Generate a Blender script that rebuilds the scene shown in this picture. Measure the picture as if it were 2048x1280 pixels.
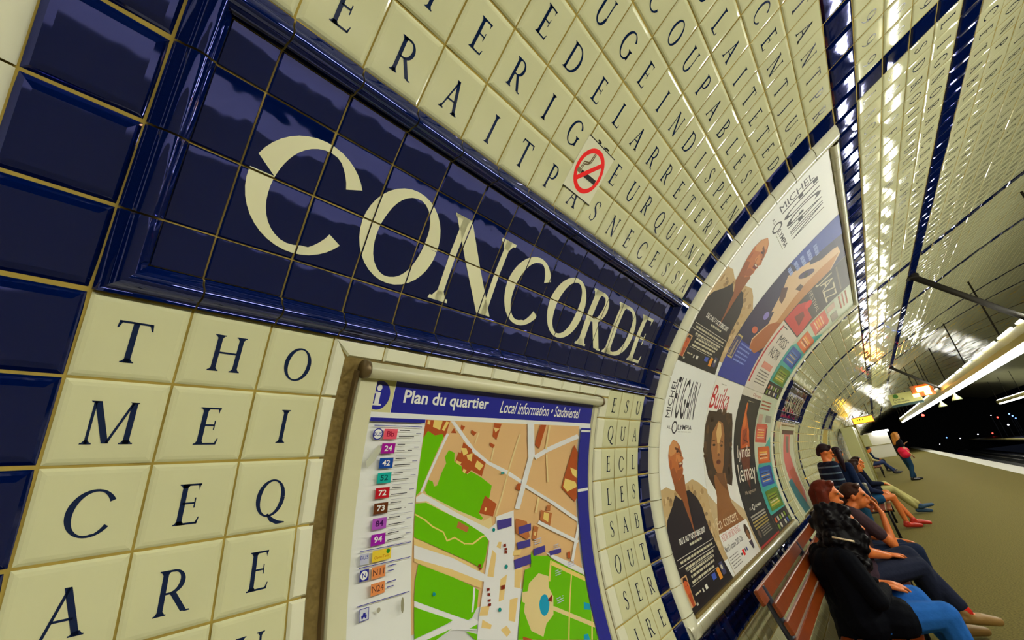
import bpy, bmesh, math, random
from mathutils import Vector, Matrix, Quaternion
from mathutils.geometry import tessellate_polygon
random.seed(7)
SC = bpy.context.scene
COL = SC.collection
for _o in list(bpy.data.objects):
    bpy.data.objects.remove(_o)

# ------------------------------------------------------------------ camera, world, exposure
CAMZ = 1.55
cd = bpy.data.cameras.new('camera')
cd.sensor_fit = 'HORIZONTAL'; cd.sensor_width = 36.0
cd.lens = 878.8817 / 2048 * 36.0
cd.clip_start = 0.02; cd.clip_end = 300
cam = bpy.data.objects.new('camera', cd); COL.objects.link(cam)
_r = Vector((0.62296, -0.76942, -0.14113)); _d = Vector((0.20469, 0.33447, -0.91991)); _f = Vector((0.755, 0.54417, 0.36585))
cam.matrix_world = Matrix(((_r.x, -_d.x, -_f.x, 0), (_r.y, -_d.y, -_f.y, 0), (_r.z, -_d.z, -_f.z, CAMZ), (0, 0, 0, 1)))
SC.camera = cam
wd = bpy.data.worlds.new('world'); SC.world = wd; wd.use_nodes = True
wd.node_tree.nodes['Background'].inputs[0].default_value = (0.01, 0.012, 0.02, 1)
wd.node_tree.nodes['Background'].inputs[1].default_value = 0.3
SC.view_settings.view_transform = 'Standard'
try: SC.view_settings.look = 'None'
except Exception: pass
SC.view_settings.gamma = 1.0
SC.view_settings.exposure = 0.22
SC.view_settings.use_curve_mapping = False
SC.cycles.use_denoising = True
SC.cycles.max_bounces = 8
SC.cycles.sample_clamp_indirect = 6.0
TUBE_POWER = 39.0          # emission strength of the fluorescent tubes
TUBE_COLOR = (1.0, 0.99, 0.87)

def lin(c):
    c = c / 255.0
    return c / 12.92 if c <= 0.04045 else ((c + 0.055) / 1.055) ** 2.4
def rgb(r, g, b): return (lin(r), lin(g), lin(b))

# ------------------------------------------------------------------ materials
def mat(name, color=(0.5, 0.5, 0.5), rough=0.5, spec=0.5, metal=0.0, emit=None, estr=0.0, bump=0.0, bscale=8.0, var=0.0, vscale=4.0, coat=0.0, bdist=0.01, detail=2.0):
    m = bpy.data.materials.new(name); m.use_nodes = True
    nt = m.node_tree; b = nt.nodes['Principled BSDF']
    b.inputs['Base Color'].default_value = (*color, 1)
    b.inputs['Roughness'].default_value = rough
    b.inputs['Specular IOR Level'].default_value = spec
    b.inputs['Metallic'].default_value = metal
    if coat:
        b.inputs['Coat Weight'].default_value = coat; b.inputs['Coat Roughness'].default_value = 0.03
    if emit:
        b.inputs['Emission Color'].default_value = (*emit, 1); b.inputs['Emission Strength'].default_value = estr
    if bump or var:
        geo = nt.nodes.new('ShaderNodeNewGeometry')
    if bump:
        n = nt.nodes.new('ShaderNodeTexNoise'); n.inputs['Scale'].default_value = bscale; n.inputs['Detail'].default_value = detail
        nt.links.new(geo.outputs['Position'], n.inputs['Vector'])
        bp = nt.nodes.new('ShaderNodeBump'); bp.inputs['Strength'].default_value = bump; bp.inputs['Distance'].default_value = bdist
        nt.links.new(n.outputs['Fac'], bp.inputs['Height']); nt.links.new(bp.outputs['Normal'], b.inputs['Normal'])
        if coat: nt.links.new(bp.outputs['Normal'], b.inputs['Coat Normal'])
    if var:
        n = nt.nodes.new('ShaderNodeTexNoise'); n.inputs['Scale'].default_value = vscale; n.inputs['Detail'].default_value = 5
        nt.links.new(geo.outputs['Position'], n.inputs['Vector'])
        mx = nt.nodes.new('ShaderNodeMix'); mx.data_type = 'RGBA'
        mx.inputs[6].default_value = (*[c * (1 - var) for c in color], 1); mx.inputs[7].default_value = (*[min(1, c * (1 + var)) for c in color], 1)
        nt.links.new(n.outputs['Fac'], mx.inputs[0]); nt.links.new(mx.outputs[2], b.inputs['Base Color'])
    return m

CREAM = (0.66, 0.655, 0.40)
M = {}
M['cream'] = mat('cream_glaze', CREAM, 0.05, 0.5, bump=0.05, bscale=8.0, bdist=0.004, var=0.06, vscale=7)
M['cream_far'] = mat('cream_glaze_far', CREAM, 0.16, 0.5, bump=0.5, bscale=5.0, bdist=0.012, var=0.08, vscale=2)
M['trim'] = mat('ivory_trim_glaze', (0.78, 0.77, 0.58), 0.10, 0.5, bump=0.06, bscale=10.0, bdist=0.004)
M['navy'] = mat('navy_glaze', (0.0001, 0.0058, 0.060), 0.03, 1.0, bump=0.24, bscale=9.0, bdist=0.004)
M['navy_col'] = mat('navy_glaze_cushion', (0.0001, 0.0058, 0.060), 0.04, 1.0, bump=0.18, bscale=8.0, bdist=0.004)
for _n in ('navy', 'navy_col'):
    _b = M[_n].node_tree.nodes['Principled BSDF']; _b.inputs['Specular Tint'].default_value = (0.33, 0.35, 1.0, 1); _b.inputs['IOR'].default_value = 1.85
M['grout'] = mat('ochre_grout', (0.40, 0.29, 0.06), 0.85, 0.2, var=0.35, vscale=14)
M['ink'] = mat('navy_letter_glaze', (0.005, 0.016, 0.065), 0.12, 0.5)
M['ivory'] = mat('ivory_letter_glaze', (0.78, 0.76, 0.50), 0.12, 0.5)
M['floor'] = mat('asphalt', (0.155, 0.130, 0.040), 0.85, 0.08, bump=0.35, bscale=160, bdist=0.003, var=0.85, vscale=70)
M['edge'] = mat('platform_nosing', (0.86, 0.85, 0.86), 0.45, 0.4, var=0.12, vscale=9)
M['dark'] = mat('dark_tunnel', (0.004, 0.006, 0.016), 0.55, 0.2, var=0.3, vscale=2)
M['darkwall'] = mat('unlit_navy_tile', (0.004, 0.007, 0.022), 0.5, 0.1)  # opposite wall: its lack of light is put into a near-black base colour
M['steel'] = mat('rail_steel', (0.12, 0.12, 0.13), 0.35, 0.5, metal=1.0)
M['tube'] = mat('tube_light', (0.9, 0.9, 0.9), 0.4, emit=TUBE_COLOR, estr=TUBE_POWER)
M['housing'] = mat('olive_light_housing', (0.30, 0.26, 0.07), 0.35, 0.5)
M['pipe'] = mat('dark_iron', (0.018, 0.015, 0.010), 0.8, 0.15)
M['rough_plaster'] = mat('broken_plaster', (0.20, 0.14, 0.045), 0.9, 0.2, bump=0.9, bscale=30, bdist=0.02, var=0.6, vscale=22)
M['alu'] = mat('ivory_painted_metal', (0.66, 0.64, 0.43), 0.28, 0.5)
M['alu_dark'] = mat('dull_metal_edge', (0.16, 0.11, 0.05), 0.4, 0.5, metal=0.4)

def print_material(name, rough, coat=0.0):
    m = mat(name, (0.5, 0.5, 0.5), rough, 0.4, coat=coat)
    nt = m.node_tree; a = nt.nodes.new('ShaderNodeAttribute'); a.attribute_name = 'Col'
    nt.links.new(a.outputs['Color'], nt.nodes['Principled BSDF'].inputs['Base Color'])
    return m
M['print'] = print_material('printed_paper', 0.38)
M['print_gloss'] = print_material('printed_panel', 0.16)

# ------------------------------------------------------------------ object helpers
def obj(name, me, material=None, parent=None):
    o = bpy.data.objects.new(name, me); COL.objects.link(o)
    if material is not None and me is not None and len(me.materials) == 0: me.materials.append(material)
    if parent is not None: o.parent = parent
    return o
def tag(o, label=None, cat=None, group=None, kind=None):
    if label: o['label'] = label
    if cat: o['category'] = cat
    if group: o['group'] = group
    if kind: o['kind'] = kind
    return o
def thing(name, label, cat, loc=(0, 0, 0), group=None):
    o = bpy.data.objects.new(name, None); o.empty_display_size = 0.1; COL.objects.link(o); o.location = loc
    return tag(o, label, cat, group)
def pydata(name, v, f, smooth=False):
    me = bpy.data.meshes.new(name); me.from_pydata([tuple(p) for p in v], [], f); me.update()
    if smooth:
        me.polygons.foreach_set('use_smooth', [True] * len(me.polygons))
    return me
class MB:
    """collects simple solids into one mesh"""
    def __init__(s): s.v = []; s.f = []
    def add(s, v, f):
        n = len(s.v); s.v += [tuple(p) for p in v]; s.f += [tuple(i + n for i in q) for q in f]; return s
    def box(s, x0, x1, y0, y1, z0, z1, bev=0.0):
        if bev <= 0:
            v = [(x, y, z) for x in (x0, x1) for y in (y0, y1) for z in (z0, z1)]
            return s.add(v, [(0, 1, 3, 2), (4, 6, 7, 5), (0, 4, 5, 1), (2, 3, 7, 6), (0, 2, 6, 4), (1, 5, 7, 3)])
        b = bev; v = []; f = []
        def ring(z, i):
            k = len(v)
            v.extend([(x0 + i, y0, z), (x1 - i, y0, z), (x1, y0 + i, z), (x1, y1 - i, z), (x1 - i, y1, z), (x0 + i, y1, z), (x0, y1 - i, z), (x0, y0 + i, z)])
            return k
        def ring2(z):
            k = len(v)
            v.extend([(x0 + 2 * b, y0 + b, z), (x1 - 2 * b, y0 + b, z), (x1 - b, y0 + 2 * b, z), (x1 - b, y1 - 2 * b, z), (x1 - 2 * b, y1 - b, z), (x0 + 2 * b, y1 - b, z), (x0 + b, y1 - 2 * b, z), (x0 + b, y0 + 2 * b, z)])
            return k
        r = [ring2(z0), ring(z0 + b, b), ring(z1 - b, b), ring2(z1)]
        f.append(tuple(reversed(range(r[0], r[0] + 8)))); f.append(tuple(range(r[3], r[3] + 8)))
        for a in range(3):
            for k in range(8):
                f.append((r[a] + k, r[a] + (k + 1) % 8, r[a + 1] + (k + 1) % 8, r[a + 1] + k))
        return s.add(v, f)
    def tube(s, pts, r, n=10, caps=True):
        pts = [Vector(p) for p in pts]; rs = r if isinstance(r, (list, tuple)) else [r] * len(pts)
        v = []; f = []
        for k, p in enumerate(pts):
            t = (pts[min(k + 1, len(pts) - 1)] - pts[max(k - 1, 0)]).normalized()
            a = Vector((0, 0, 1)) if abs(t.z) < 0.9 else Vector((1, 0, 0))
            u = t.cross(a).normalized(); w = t.cross(u)
            for q in range(n):
                an = 2 * math.pi * q / n; v.append(p + (u * math.cos(an) + w * math.sin(an)) * rs[k])
        for k in range(len(pts) - 1):
            for q in range(n):
                f.append((k * n + q, k * n + (q + 1) % n, (k + 1) * n + (q + 1) % n, (k + 1) * n + q))
        if caps:
            f.append(tuple(reversed(range(n)))); f.append(tuple(range((len(pts) - 1) * n, len(pts) * n)))
        return s.add(v, f)
    def lathe(s, prof, c, n=20, axis='z'):
        v = []; f = []
        for (r, h) in prof:
            for q in range(n):
                an = 2 * math.pi * q / n
                p = (r * math.cos(an), r * math.sin(an), h)
                if axis == 'x': p = (h, r * math.cos(an), r * math.sin(an))
                v.append((c[0] + p[0], c[1] + p[1], c[2] + p[2]))
        for k in range(len(prof) - 1):
            for q in range(n): f.append((k * n + q, k * n + (q + 1) % n, (k + 1) * n + (q + 1) % n, (k + 1) * n + q))
        f.append(tuple(reversed(range(n)))); f.append(tuple(range((len(prof) - 1) * n, len(prof) * n)))
        return s.add(v, f)
    def mesh(s, name, smooth=False): return pydata(name, s.v, s.f, smooth)
    def build(s, name, material, parent=None, smooth=False): return obj(name, s.mesh(name, smooth), material, parent)

# ------------------------------------------------------------------ the vault: x runs along the tunnel, the profile is a curve of arc length t (in tiles of 15 cm)
T = 0.15
X0 = 0.7213
KN = [-9, -5, -1, 3, 7, 11, 14, 19, 22, 24, 80]
KA = [0.07986, 0.0865, 0.08877, 0.06756, 0.04286, 0.02047, 0.0062, 0.0, 0.0, 0.0125, 0.0125]
def interp(x, xs, ys):
    if x <= xs[0]: return ys[0]
    for k in range(1, len(xs)):
        if x <= xs[k]:
            return ys[k - 1] + (ys[k] - ys[k - 1]) * (x - xs[k - 1]) / (xs[k] - xs[k - 1])
    return ys[-1]
DT = 0.02
def _march(sign):
    th = math.radians(28.0); y, z, t = 0.942116, 1.97207, 0.0; out = [(t, y, z, th)]
    while (sign < 0 and t > -13.95) or (sign > 0 and th < math.pi / 2):
        k = interp(t + sign * DT / 2, KN, KA); th2 = th + sign * k * DT; tm = (th + th2) / 2
        y -= sign * math.sin(tm) * DT * T; z += sign * math.cos(tm) * DT * T; t += sign * DT; th = th2; out.append((t, y, z, th))
    return out
_lo = _march(-1); _hi = _march(1)
PROF = list(reversed(_lo)) + _hi[1:]
T0 = PROF[0][0]; TC = PROF[-1][0]; YC = PROF[-1][1]; ZC = PROF[-1][2]
def prof(t):
    f = (t - T0) / DT; k = max(0, min(len(PROF) - 2, int(f))); a = min(max(f - k, 0), 1); p, q = PROF[k], PROF[k + 1]
    return [p[n] + (q[n] - p[n]) * a for n in (1, 2, 3)]
def wx(i): return (i + X0) * T
def wall(i, t, off=0.0):
    y, z, th = prof(t)
    return Vector((wx(i), y - math.cos(th) * off, z - math.sin(th) * off))
RJ = [-8, -7, -6, -5, -4, -3, -2, -1, 0, 1, 2, 3, 4, 5, 6, 7, 8, 9, 10, 11, 12, 13, 14, 15, 16, 17, 18]
RD = [0.013, -0.023, -0.018, -0.003, -0.02, 0, 0.015, 0.007, 0, 0, 0.006, -0.006, -0.023, 0.03, 0.034, 0.021, 0.037, 0.048, 0.04, 0.031, 0.07, 0.005, 0.002, 0.002, -0.049, -0.045, -0.165]
def row(j):
    if j <= -9: return j + 0.25
    if j >= 18: return j - 0.165
    return j + RD[j + 8]

# ------------------------------------------------------------------ serif lettering drawn as polygons, cap height 1
def glyph_set(TH=0.115, TN=0.05, SL=0.075, SH=0.035):
    G = {}
    def rect(x0, y0, x1, y1): return [(x0, y0), (x1, y0), (x1, y1), (x0, y1)]
    def serif(x, w, y, up, l=SL, r=SL):
        s = SH if up else -SH
        return [[(x - w / 2 - l, y), (x + w / 2 + r, y), (x + w / 2 + r * .9, y + s), (x - w / 2 - l * .9, y + s)],
                [(x - w / 2 - l * .55, y + s), (x + w / 2 + r * .55, y + s), (x + w / 2, y + s * 2.8), (x - w / 2, y + s * 2.8)]]
    def stem(x, w=TH, b=True, t=True, y0=0, y1=1, **k):
        o = [rect(x - w / 2, y0, x + w / 2, y1)]
        if b: o += serif(x, w, y0, True, **k)
        if t: o += serif(x, w, y1, False, **k)
        return o
    def diag(x0, y0, x1, y1, w): return [[(x0 - w / 2, y0), (x0 + w / 2, y0), (x1 + w / 2, y1), (x1 - w / 2, y1)]]
    def strip(pts, ws):
        L = []; R = []
        for k, p in enumerate(pts):
            a = pts[max(k - 1, 0)]; b = pts[min(k + 1, len(pts) - 1)]
            dx, dy = b[0] - a[0], b[1] - a[1]; d = math.hypot(dx, dy) or 1
            L.append((p[0] - dy / d * ws[k] / 2, p[1] + dx / d * ws[k] / 2)); R.append((p[0] + dy / d * ws[k] / 2, p[1] - dx / d * ws[k] / 2))
        return [[R[k], R[k + 1], L[k + 1], L[k]] for k in range(len(pts) - 1)]
    def arc(cx, cy, rx, ry, a0, a1, thick=TH * 1.08, thin=TN, n=18, tilt=12):
        pts = []; ws = []
        for k in range(n + 1):
            a = math.radians(a0 + (a1 - a0) * k / n); w = thin + (thick - thin) * abs(math.cos(a + math.radians(tilt))) ** 1.6
            pts.append((cx + (rx - w / 2) * math.cos(a), cy + (ry - w / 2) * math.sin(a))); ws.append(w)
        return strip(pts, ws)
    def spur(x, y, up, h=.17, d=.07):   # slanted end serif of E, F, L, T, C
        s = 1 if up else -1
        return [[(x - .05, y), (x + .012, y), (x + d * .6, y + s * h), (x + d * .25, y + s * h)]]
    G['I'] = (stem(.17), .34)
    G['L'] = (stem(.15) + [rect(.1, 0, .54, TN)] + spur(.53, 0, True), .62)
    G['E'] = (stem(.15) + [rect(.1, 0, .54, TN), rect(.1, 1 - TN, .50, 1), rect(.15, .5, .42, .5 + TN * .9)] + spur(.53, 0, True) + spur(.47, 1, False, d=-.0) + [[(.40, .40), (.43, .40), (.43, .65), (.40, .65)]], .62)
    G['F'] = (stem(.15) + [rect(.1, 1 - TN, .52, 1), rect(.15, .48, .42, .48 + TN)] + spur(.49, 1, False) + [[(.40, .38), (.43, .38), (.43, .62), (.40, .62)]], .58)
    G['T'] = (stem(.36, t=False) + [rect(.05, 1 - TN, .67, 1)] + [[(.02, .82), (.05, .82), (.12, 1), (.04, 1)], [(.67, .82), (.70, .82), (.68, 1), (.60, 1)]], .72)
    G['H'] = (stem(.16) + stem(.68) + [rect(.16, .49, .68, .49 + TN)], .84)
    G['N'] = (stem(.13, TN * 1.1, t=False) + stem(.71, TN * 1.1, b=False) + diag(.10, 1, .71, 0, TH * 1.25) + [[(.0, 1), (.2, 1), (.16, .965), (.02, .965)]], .84)
    G['M'] = (stem(.13, TN * 1.1, t=False) + stem(.83, TH, t=False) + diag(.17, 1, .46, 0.02, TH * 1.1) + diag(.81, 1, .48, .02, TN * 1.1) + [[(.05, 1), (.21, 1), (.2, .965), (.07, .965)], [(.74, 1), (.92, 1), (.9, .965), (.78, .965)]], .96)
    G['A'] = (diag(.10, 0, .40, 1, TN * 1.2) + diag(.66, 0, .37, 1, TH * 1.1) + [rect(.2, .34, .56, .34 + TN)] + serif(.10, TN, 0, True) + serif(.66, TH, 0, True), .77)
    G['V'] = (diag(.12, 1, .40, 0, TH * 1.1) + diag(.68, 1, .42, 0, TN * 1.2) + serif(.12, TH, 1, False) + serif(.68, TN, 1, False), .8)
    G['U'] = (stem(.15, b=False, y0=.3) + stem(.66, TN * 1.15, b=False, y0=.3) + arc(.3975, .33, .305, .35, 180, 360, TH, TN * 1.1), .8)
    G['J'] = (stem(.2, b=False, y0=.0) + strip([(.2, .05), (.19, -.08), (.12, -.17), (.02, -.19)], [TH, TH * .8, TN * 1.2, TN]), .36)
    G['O'] = (arc(.42, .5, .40, .52, 0, 360, n=36), .84)
    G['Q'] = (arc(.42, .5, .40, .52, 0, 360, n=36) + strip([(.38, .06), (.52, -.1), (.70, -.2), (.92, -.22)], [TN, TH, TH * .9, TN * .6]), .84)
    def cee(a0, a1, n=34):
        pts = []; ws = []
        for k in range(n + 1):
            u = k / n; a = math.radians(a0 + (a1 - a0) * u); w = TN + (TH * 1.1 - TN) * abs(math.cos(a + math.radians(12))) ** 1.6 if 60 < a0 + (a1 - a0) * u < 300 else TN
            if u < .13: w = TN + (TH * .95 - TN) * (1 - u / .13) ** .8
            if u > .87: w = TN + (TH * .85 - TN) * ((u - .87) / .13) ** .8
            pts.append((.46 + (.44 - w / 2) * math.cos(a), .5 + (.52 - w / 2) * math.sin(a))); ws.append(w)
        return strip(pts, ws)
    G['C'] = (cee(32, 322), .84)
    G['G'] = (cee(36, 318) + [rect(.68, .06, .68 + TH, .44)] + serif(.68 + TH / 2, TH, .44, False), .86)
    G['D'] = (stem(.15) + [rect(.1, 1 - TN, .38, 1), rect(.1, 0, .38, TN)] + arc(.36, .5, .44, .5, -90, 90, n=22), .82)
    G['P'] = (stem(.15) + [rect(.1, 1 - TN, .32, 1), rect(.15, .42, .32, .42 + TN)] + arc(.31, .71, .27, .29, -90, 90, TH, n=16), .6)
    G['R'] = (stem(.15) + [rect(.1, 1 - TN, .32, 1), rect(.15, .45, .34, .45 + TN)] + arc(.31, .725, .27, .275, -90, 90, TH, n=16) + diag(.35, .48, .64, .02, TH * 1.15)[:1] + [[(.58, .04), (.66, 0), (.78, 0), (.76, .035)]], .76)
    G['B'] = (stem(.15) + [rect(.1, 1 - TN, .32, 1), rect(.15, .52, .34, .52 + TN * .8), rect(.1, 0, .34, TN)] + arc(.30, .765, .25, .235, -90, 90, TH * .95, n=14) + arc(.33, .275, .29, .275, -90, 90, TH, n=16), .68)
    sp = [(.47, .80), (.40, .93), (.27, .975), (.14, .90), (.10, .76), (.16, .63), (.28, .53), (.40, .43), (.46, .29), (.42, .13), (.29, .03), (.15, .05), (.06, .21)]
    G['S'] = (strip(sp, [TN, TN, TN, TN * 1.2, TH * .8, TH, TH * 1.05, TH, TH * .85, TN * 1.2, TN, TN, TN]) + [[(.46, .72), (.49, .72), (.485, .95), (.455, .95)], [(.04, .05), (.07, .05), (.075, .28), (.045, .28)]], .54)
    n9 = arc(.28, .66, .26, .32, 0, 360, TH * .8, n=24)
    G['9'] = (n9 + strip([(.50, .66), (.49, .45), (.40, .25), (.25, .1), (.06, .0)], [TH * .8, TH * .75, TH * .6, TN, TN * .7]), .56)
    G['W'] = (diag(.10, 1, .32, 0, TH) + diag(.54, 1, .34, 0, TN) + diag(.50, 1, .72, 0, TH) + diag(.94, 1, .74, 0, TN) + serif(.10, TH, 1, False) + serif(.94, TN, 1, False), 1.04)
    G['K'] = (stem(.15) + diag(.22, .42, .62, 1, TN) + diag(.68, 0, .28, .55, TH), .76)
    G['X'] = (diag(.14, 1, .62, 0, TH) + diag(.6, 1, .16, 0, TN), .76); G['Y'] = (stem(.38, t=False, y1=.5) + diag(.38, .45, .12, 1, TH) + diag(.38, .45, .64, 1, TN), .76); G['Z'] = (diag(.1, 0, .55, 1, TH) + [rect(.08, 0, .6, TN), rect(.08, 1 - TN, .6, 1)], .68)
    for k in G:
        out = []
        for p in G[k][0]:
            a = sum(p[n][0] * p[(n + 1) % len(p)][1] - p[(n + 1) % len(p)][0] * p[n][1] for n in range(len(p)))
            out.append(p if a > 0 else p[::-1])
        G[k] = (out, G[k][1])
    return G
GL = glyph_set()
GLB = glyph_set(0.152, 0.062, 0.075, 0.042)

# ------------------------------------------------------------------ sans lettering from the built-in typeface
_sc = {}
def sans(s, bold=0.0, shear=0.0):
    key = (s, bold, shear)
    if key not in _sc:
        cu = bpy.data.curves.new('tmp_text', 'FONT'); cu.body = s; cu.size = 1.0; cu.offset = bold; cu.shear = shear; cu.resolution_u = 3; cu.fill_mode = 'FRONT'
        o = bpy.data.objects.new('tmp_text', cu); COL.objects.link(o)
        dg = bpy.context.evaluated_depsgraph_get(); me = bpy.data.meshes.new_from_object(o.evaluated_get(dg))
        v = [(p.co.x, p.co.y) for p in me.vertices]; polys = [[v[k] for k in p.vertices] for p in me.polygons]
        bpy.data.objects.remove(o); bpy.data.curves.remove(cu); bpy.data.meshes.remove(me)
        xs = [q[0] for p in polys for q in p] or [0, 1]; ys = [q[1] for p in polys for q in p] or [0, 1]
        _sc[key] = (polys, min(xs), max(xs), min(ys), max(ys))
    return _sc[key]
def serif_line(s, G=GL, sp=0.06):
    x = 0; out = []
    for ch in s:
        if ch == ' ': x += .35; continue
        g, w = G[ch]; out += [[(px + x, py) for px, py in p] for p in g]; x += w + sp
    return out, x - sp

# ------------------------------------------------------------------ flat print that follows the curved wall
def clip_strip(p, lo, hi, ax):
    for (b, s) in ((lo, 1), (hi, -1)):
        out = []
        for k in range(len(p)):
            a, c = p[k], p[(k + 1) % len(p)]; da, dc = (a[ax] - b) * s, (c[ax] - b) * s
            if da >= 0: out.append(a)
            if da * dc < 0:
                u = da / (da - dc); out.append((a[0] + (c[0] - a[0]) * u, a[1] + (c[1] - a[1]) * u))
        p = out
        if len(p) < 3: return None
    return p
class Print:
    """layers of flat ink on the curved wall; u, v are wall coordinates in tiles"""
    def __init__(s, base, step=0.00006, knot=0.25, gapsx=None):
        s.v = []; s.f = []; s.c = []; s.off = base; s.step = step; s.knot = knot; s.tf = lambda x, y: (x, y)
    def at(s, x0, y0, sx, sy=None):
        sy = sx if sy is None else sy
        s.tf = lambda x, y: (x0 + x * sx, y0 + y * sy); return s
    def tri(s, pts, col):
        if len(pts) > 3:
            ts = tessellate_polygon([[Vector((p[0], p[1], 0)) for p in pts]]); polys = [[pts[k] for k in t] for t in ts]
        else: polys = [pts]
        for p in polys:
            lo = math.floor(min(q[1] for q in p) / s.knot + 1e-6); hi = math.ceil(max(q[1] for q in p) / s.knot - 1e-6)
            for k in range(lo, max(hi, lo + 1)):
                q = clip_strip(p, k * s.knot, (k + 1) * s.knot, 1)
                if q is None: continue
                a = sum(q[n][0] * q[(n + 1) % len(q)][1] - q[(n + 1) % len(q)][0] * q[n][1] for n in range(len(q)))
                if abs(a) < 1e-9: continue
                if a < 0: q = q[::-1]
                n0 = len(s.v); A = wall(0, k * s.knot, s.off); B = wall(0, (k + 1) * s.knot, s.off)
                for (x, y) in q:
                    u = (y / s.knot - k); s.v.append((wx(x), A.y + (B.y - A.y) * u, A.z + (B.z - A.z) * u))
                s.f.append(tuple(range(n0, n0 + len(q)))); s.c.append(col)
    def poly(s, pts, col, up=True):
        if up: s.off += s.step
        s.tri([s.tf(*p) for p in pts], col); return s
    def rect(s, x0, y0, x1, y1, col, up=True): return s.poly([(x0, y0), (x1, y0), (x1, y1), (x0, y1)], col, up)
    def ell(s, cx, cy, rx, ry, col, n=20, up=True, rot=0):
        c, d = math.cos(rot), math.sin(rot)
        return s.poly([(cx + rx * math.cos(k * 2 * math.pi / n) * c - ry * math.sin(k * 2 * math.pi / n) * d, cy + rx * math.cos(k * 2 * math.pi / n) * d + ry * math.sin(k * 2 * math.pi / n) * c) for k in range(n)], col, up)
    def polys(s, polys, col):
        s.off += s.step
        for p in polys: s.tri([s.tf(*q) for q in p], col)
        return s
    def line(s, pts, w, col, up=True):
        if up: s.off += s.step
        for (x0, y0), (x1, y1) in zip(pts, pts[1:]):
            d = math.hypot(x1 - x0, y1 - y0) or 1; nx, ny = -(y1 - y0) / d * w / 2, (x1 - x0) / d * w / 2; ex, ey = (x1 - x0) / d * w * .2, (y1 - y0) / d * w * .2
            s.tri([s.tf(x0 + nx - ex, y0 + ny - ey), s.tf(x1 + nx + ex, y1 + ny + ey), s.tf(x1 - nx + ex, y1 - ny + ey), s.tf(x0 - nx - ex, y0 - ny - ey)], col)
        return s
    def text(s, body, x0, y0, x1, y1, col, bold=0.0, shear=0.0, rot=False, serif=False):
        """fits the text into the box x0..x1, y0..y1 (rot: reads upwards)"""
        if serif:
            P, w = serif_line(body); b = (0, w, 0, 1)
        else:
            P, *b = sans(body, bold, shear)
        sw, sh = (b[1] - b[0]) or 1, (b[3] - b[2]) or 1
        if rot: Q = [[(x1 - (q[1] - b[2]) / sh * (x1 - x0), y0 + (q[0] - b[0]) / sw * (y1 - y0)) for q in p] for p in P]
        else: Q = [[(x0 + (q[0] - b[0]) / sw * (x1 - x0), y0 + (q[1] - b[2]) / sh * (y1 - y0)) for q in p] for p in P]
        return s.polys(Q, col)
    def greek(s, x0, x1, y, h, col, seed=0):
        """a line of unreadably small print as a row of word-sized bars"""
        r = random.Random(seed); s.off += s.step; x = x0
        while x < x1 - .02:
            w = min(r.uniform(.12, .5), x1 - x); s.tri([s.tf(*q) for q in [(x, y), (x + w, y), (x + w, y + h), (x, y + h)]], col); x += w + .07
        return s
    def mesh(s, name):
        me = pydata(name, s.v, s.f)
        at = me.color_attributes.new('Col', 'FLOAT_COLOR', 'CORNER'); data = []
        for p, c in zip(me.polygons, s.c): data += [c[0], c[1], c[2], 1.0] * p.loop_total
        at.data.foreach_set('color', data); return me
    def build(s, name, parent=None, material=None): return obj(name, s.mesh(name), material or M['print'], parent)
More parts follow.
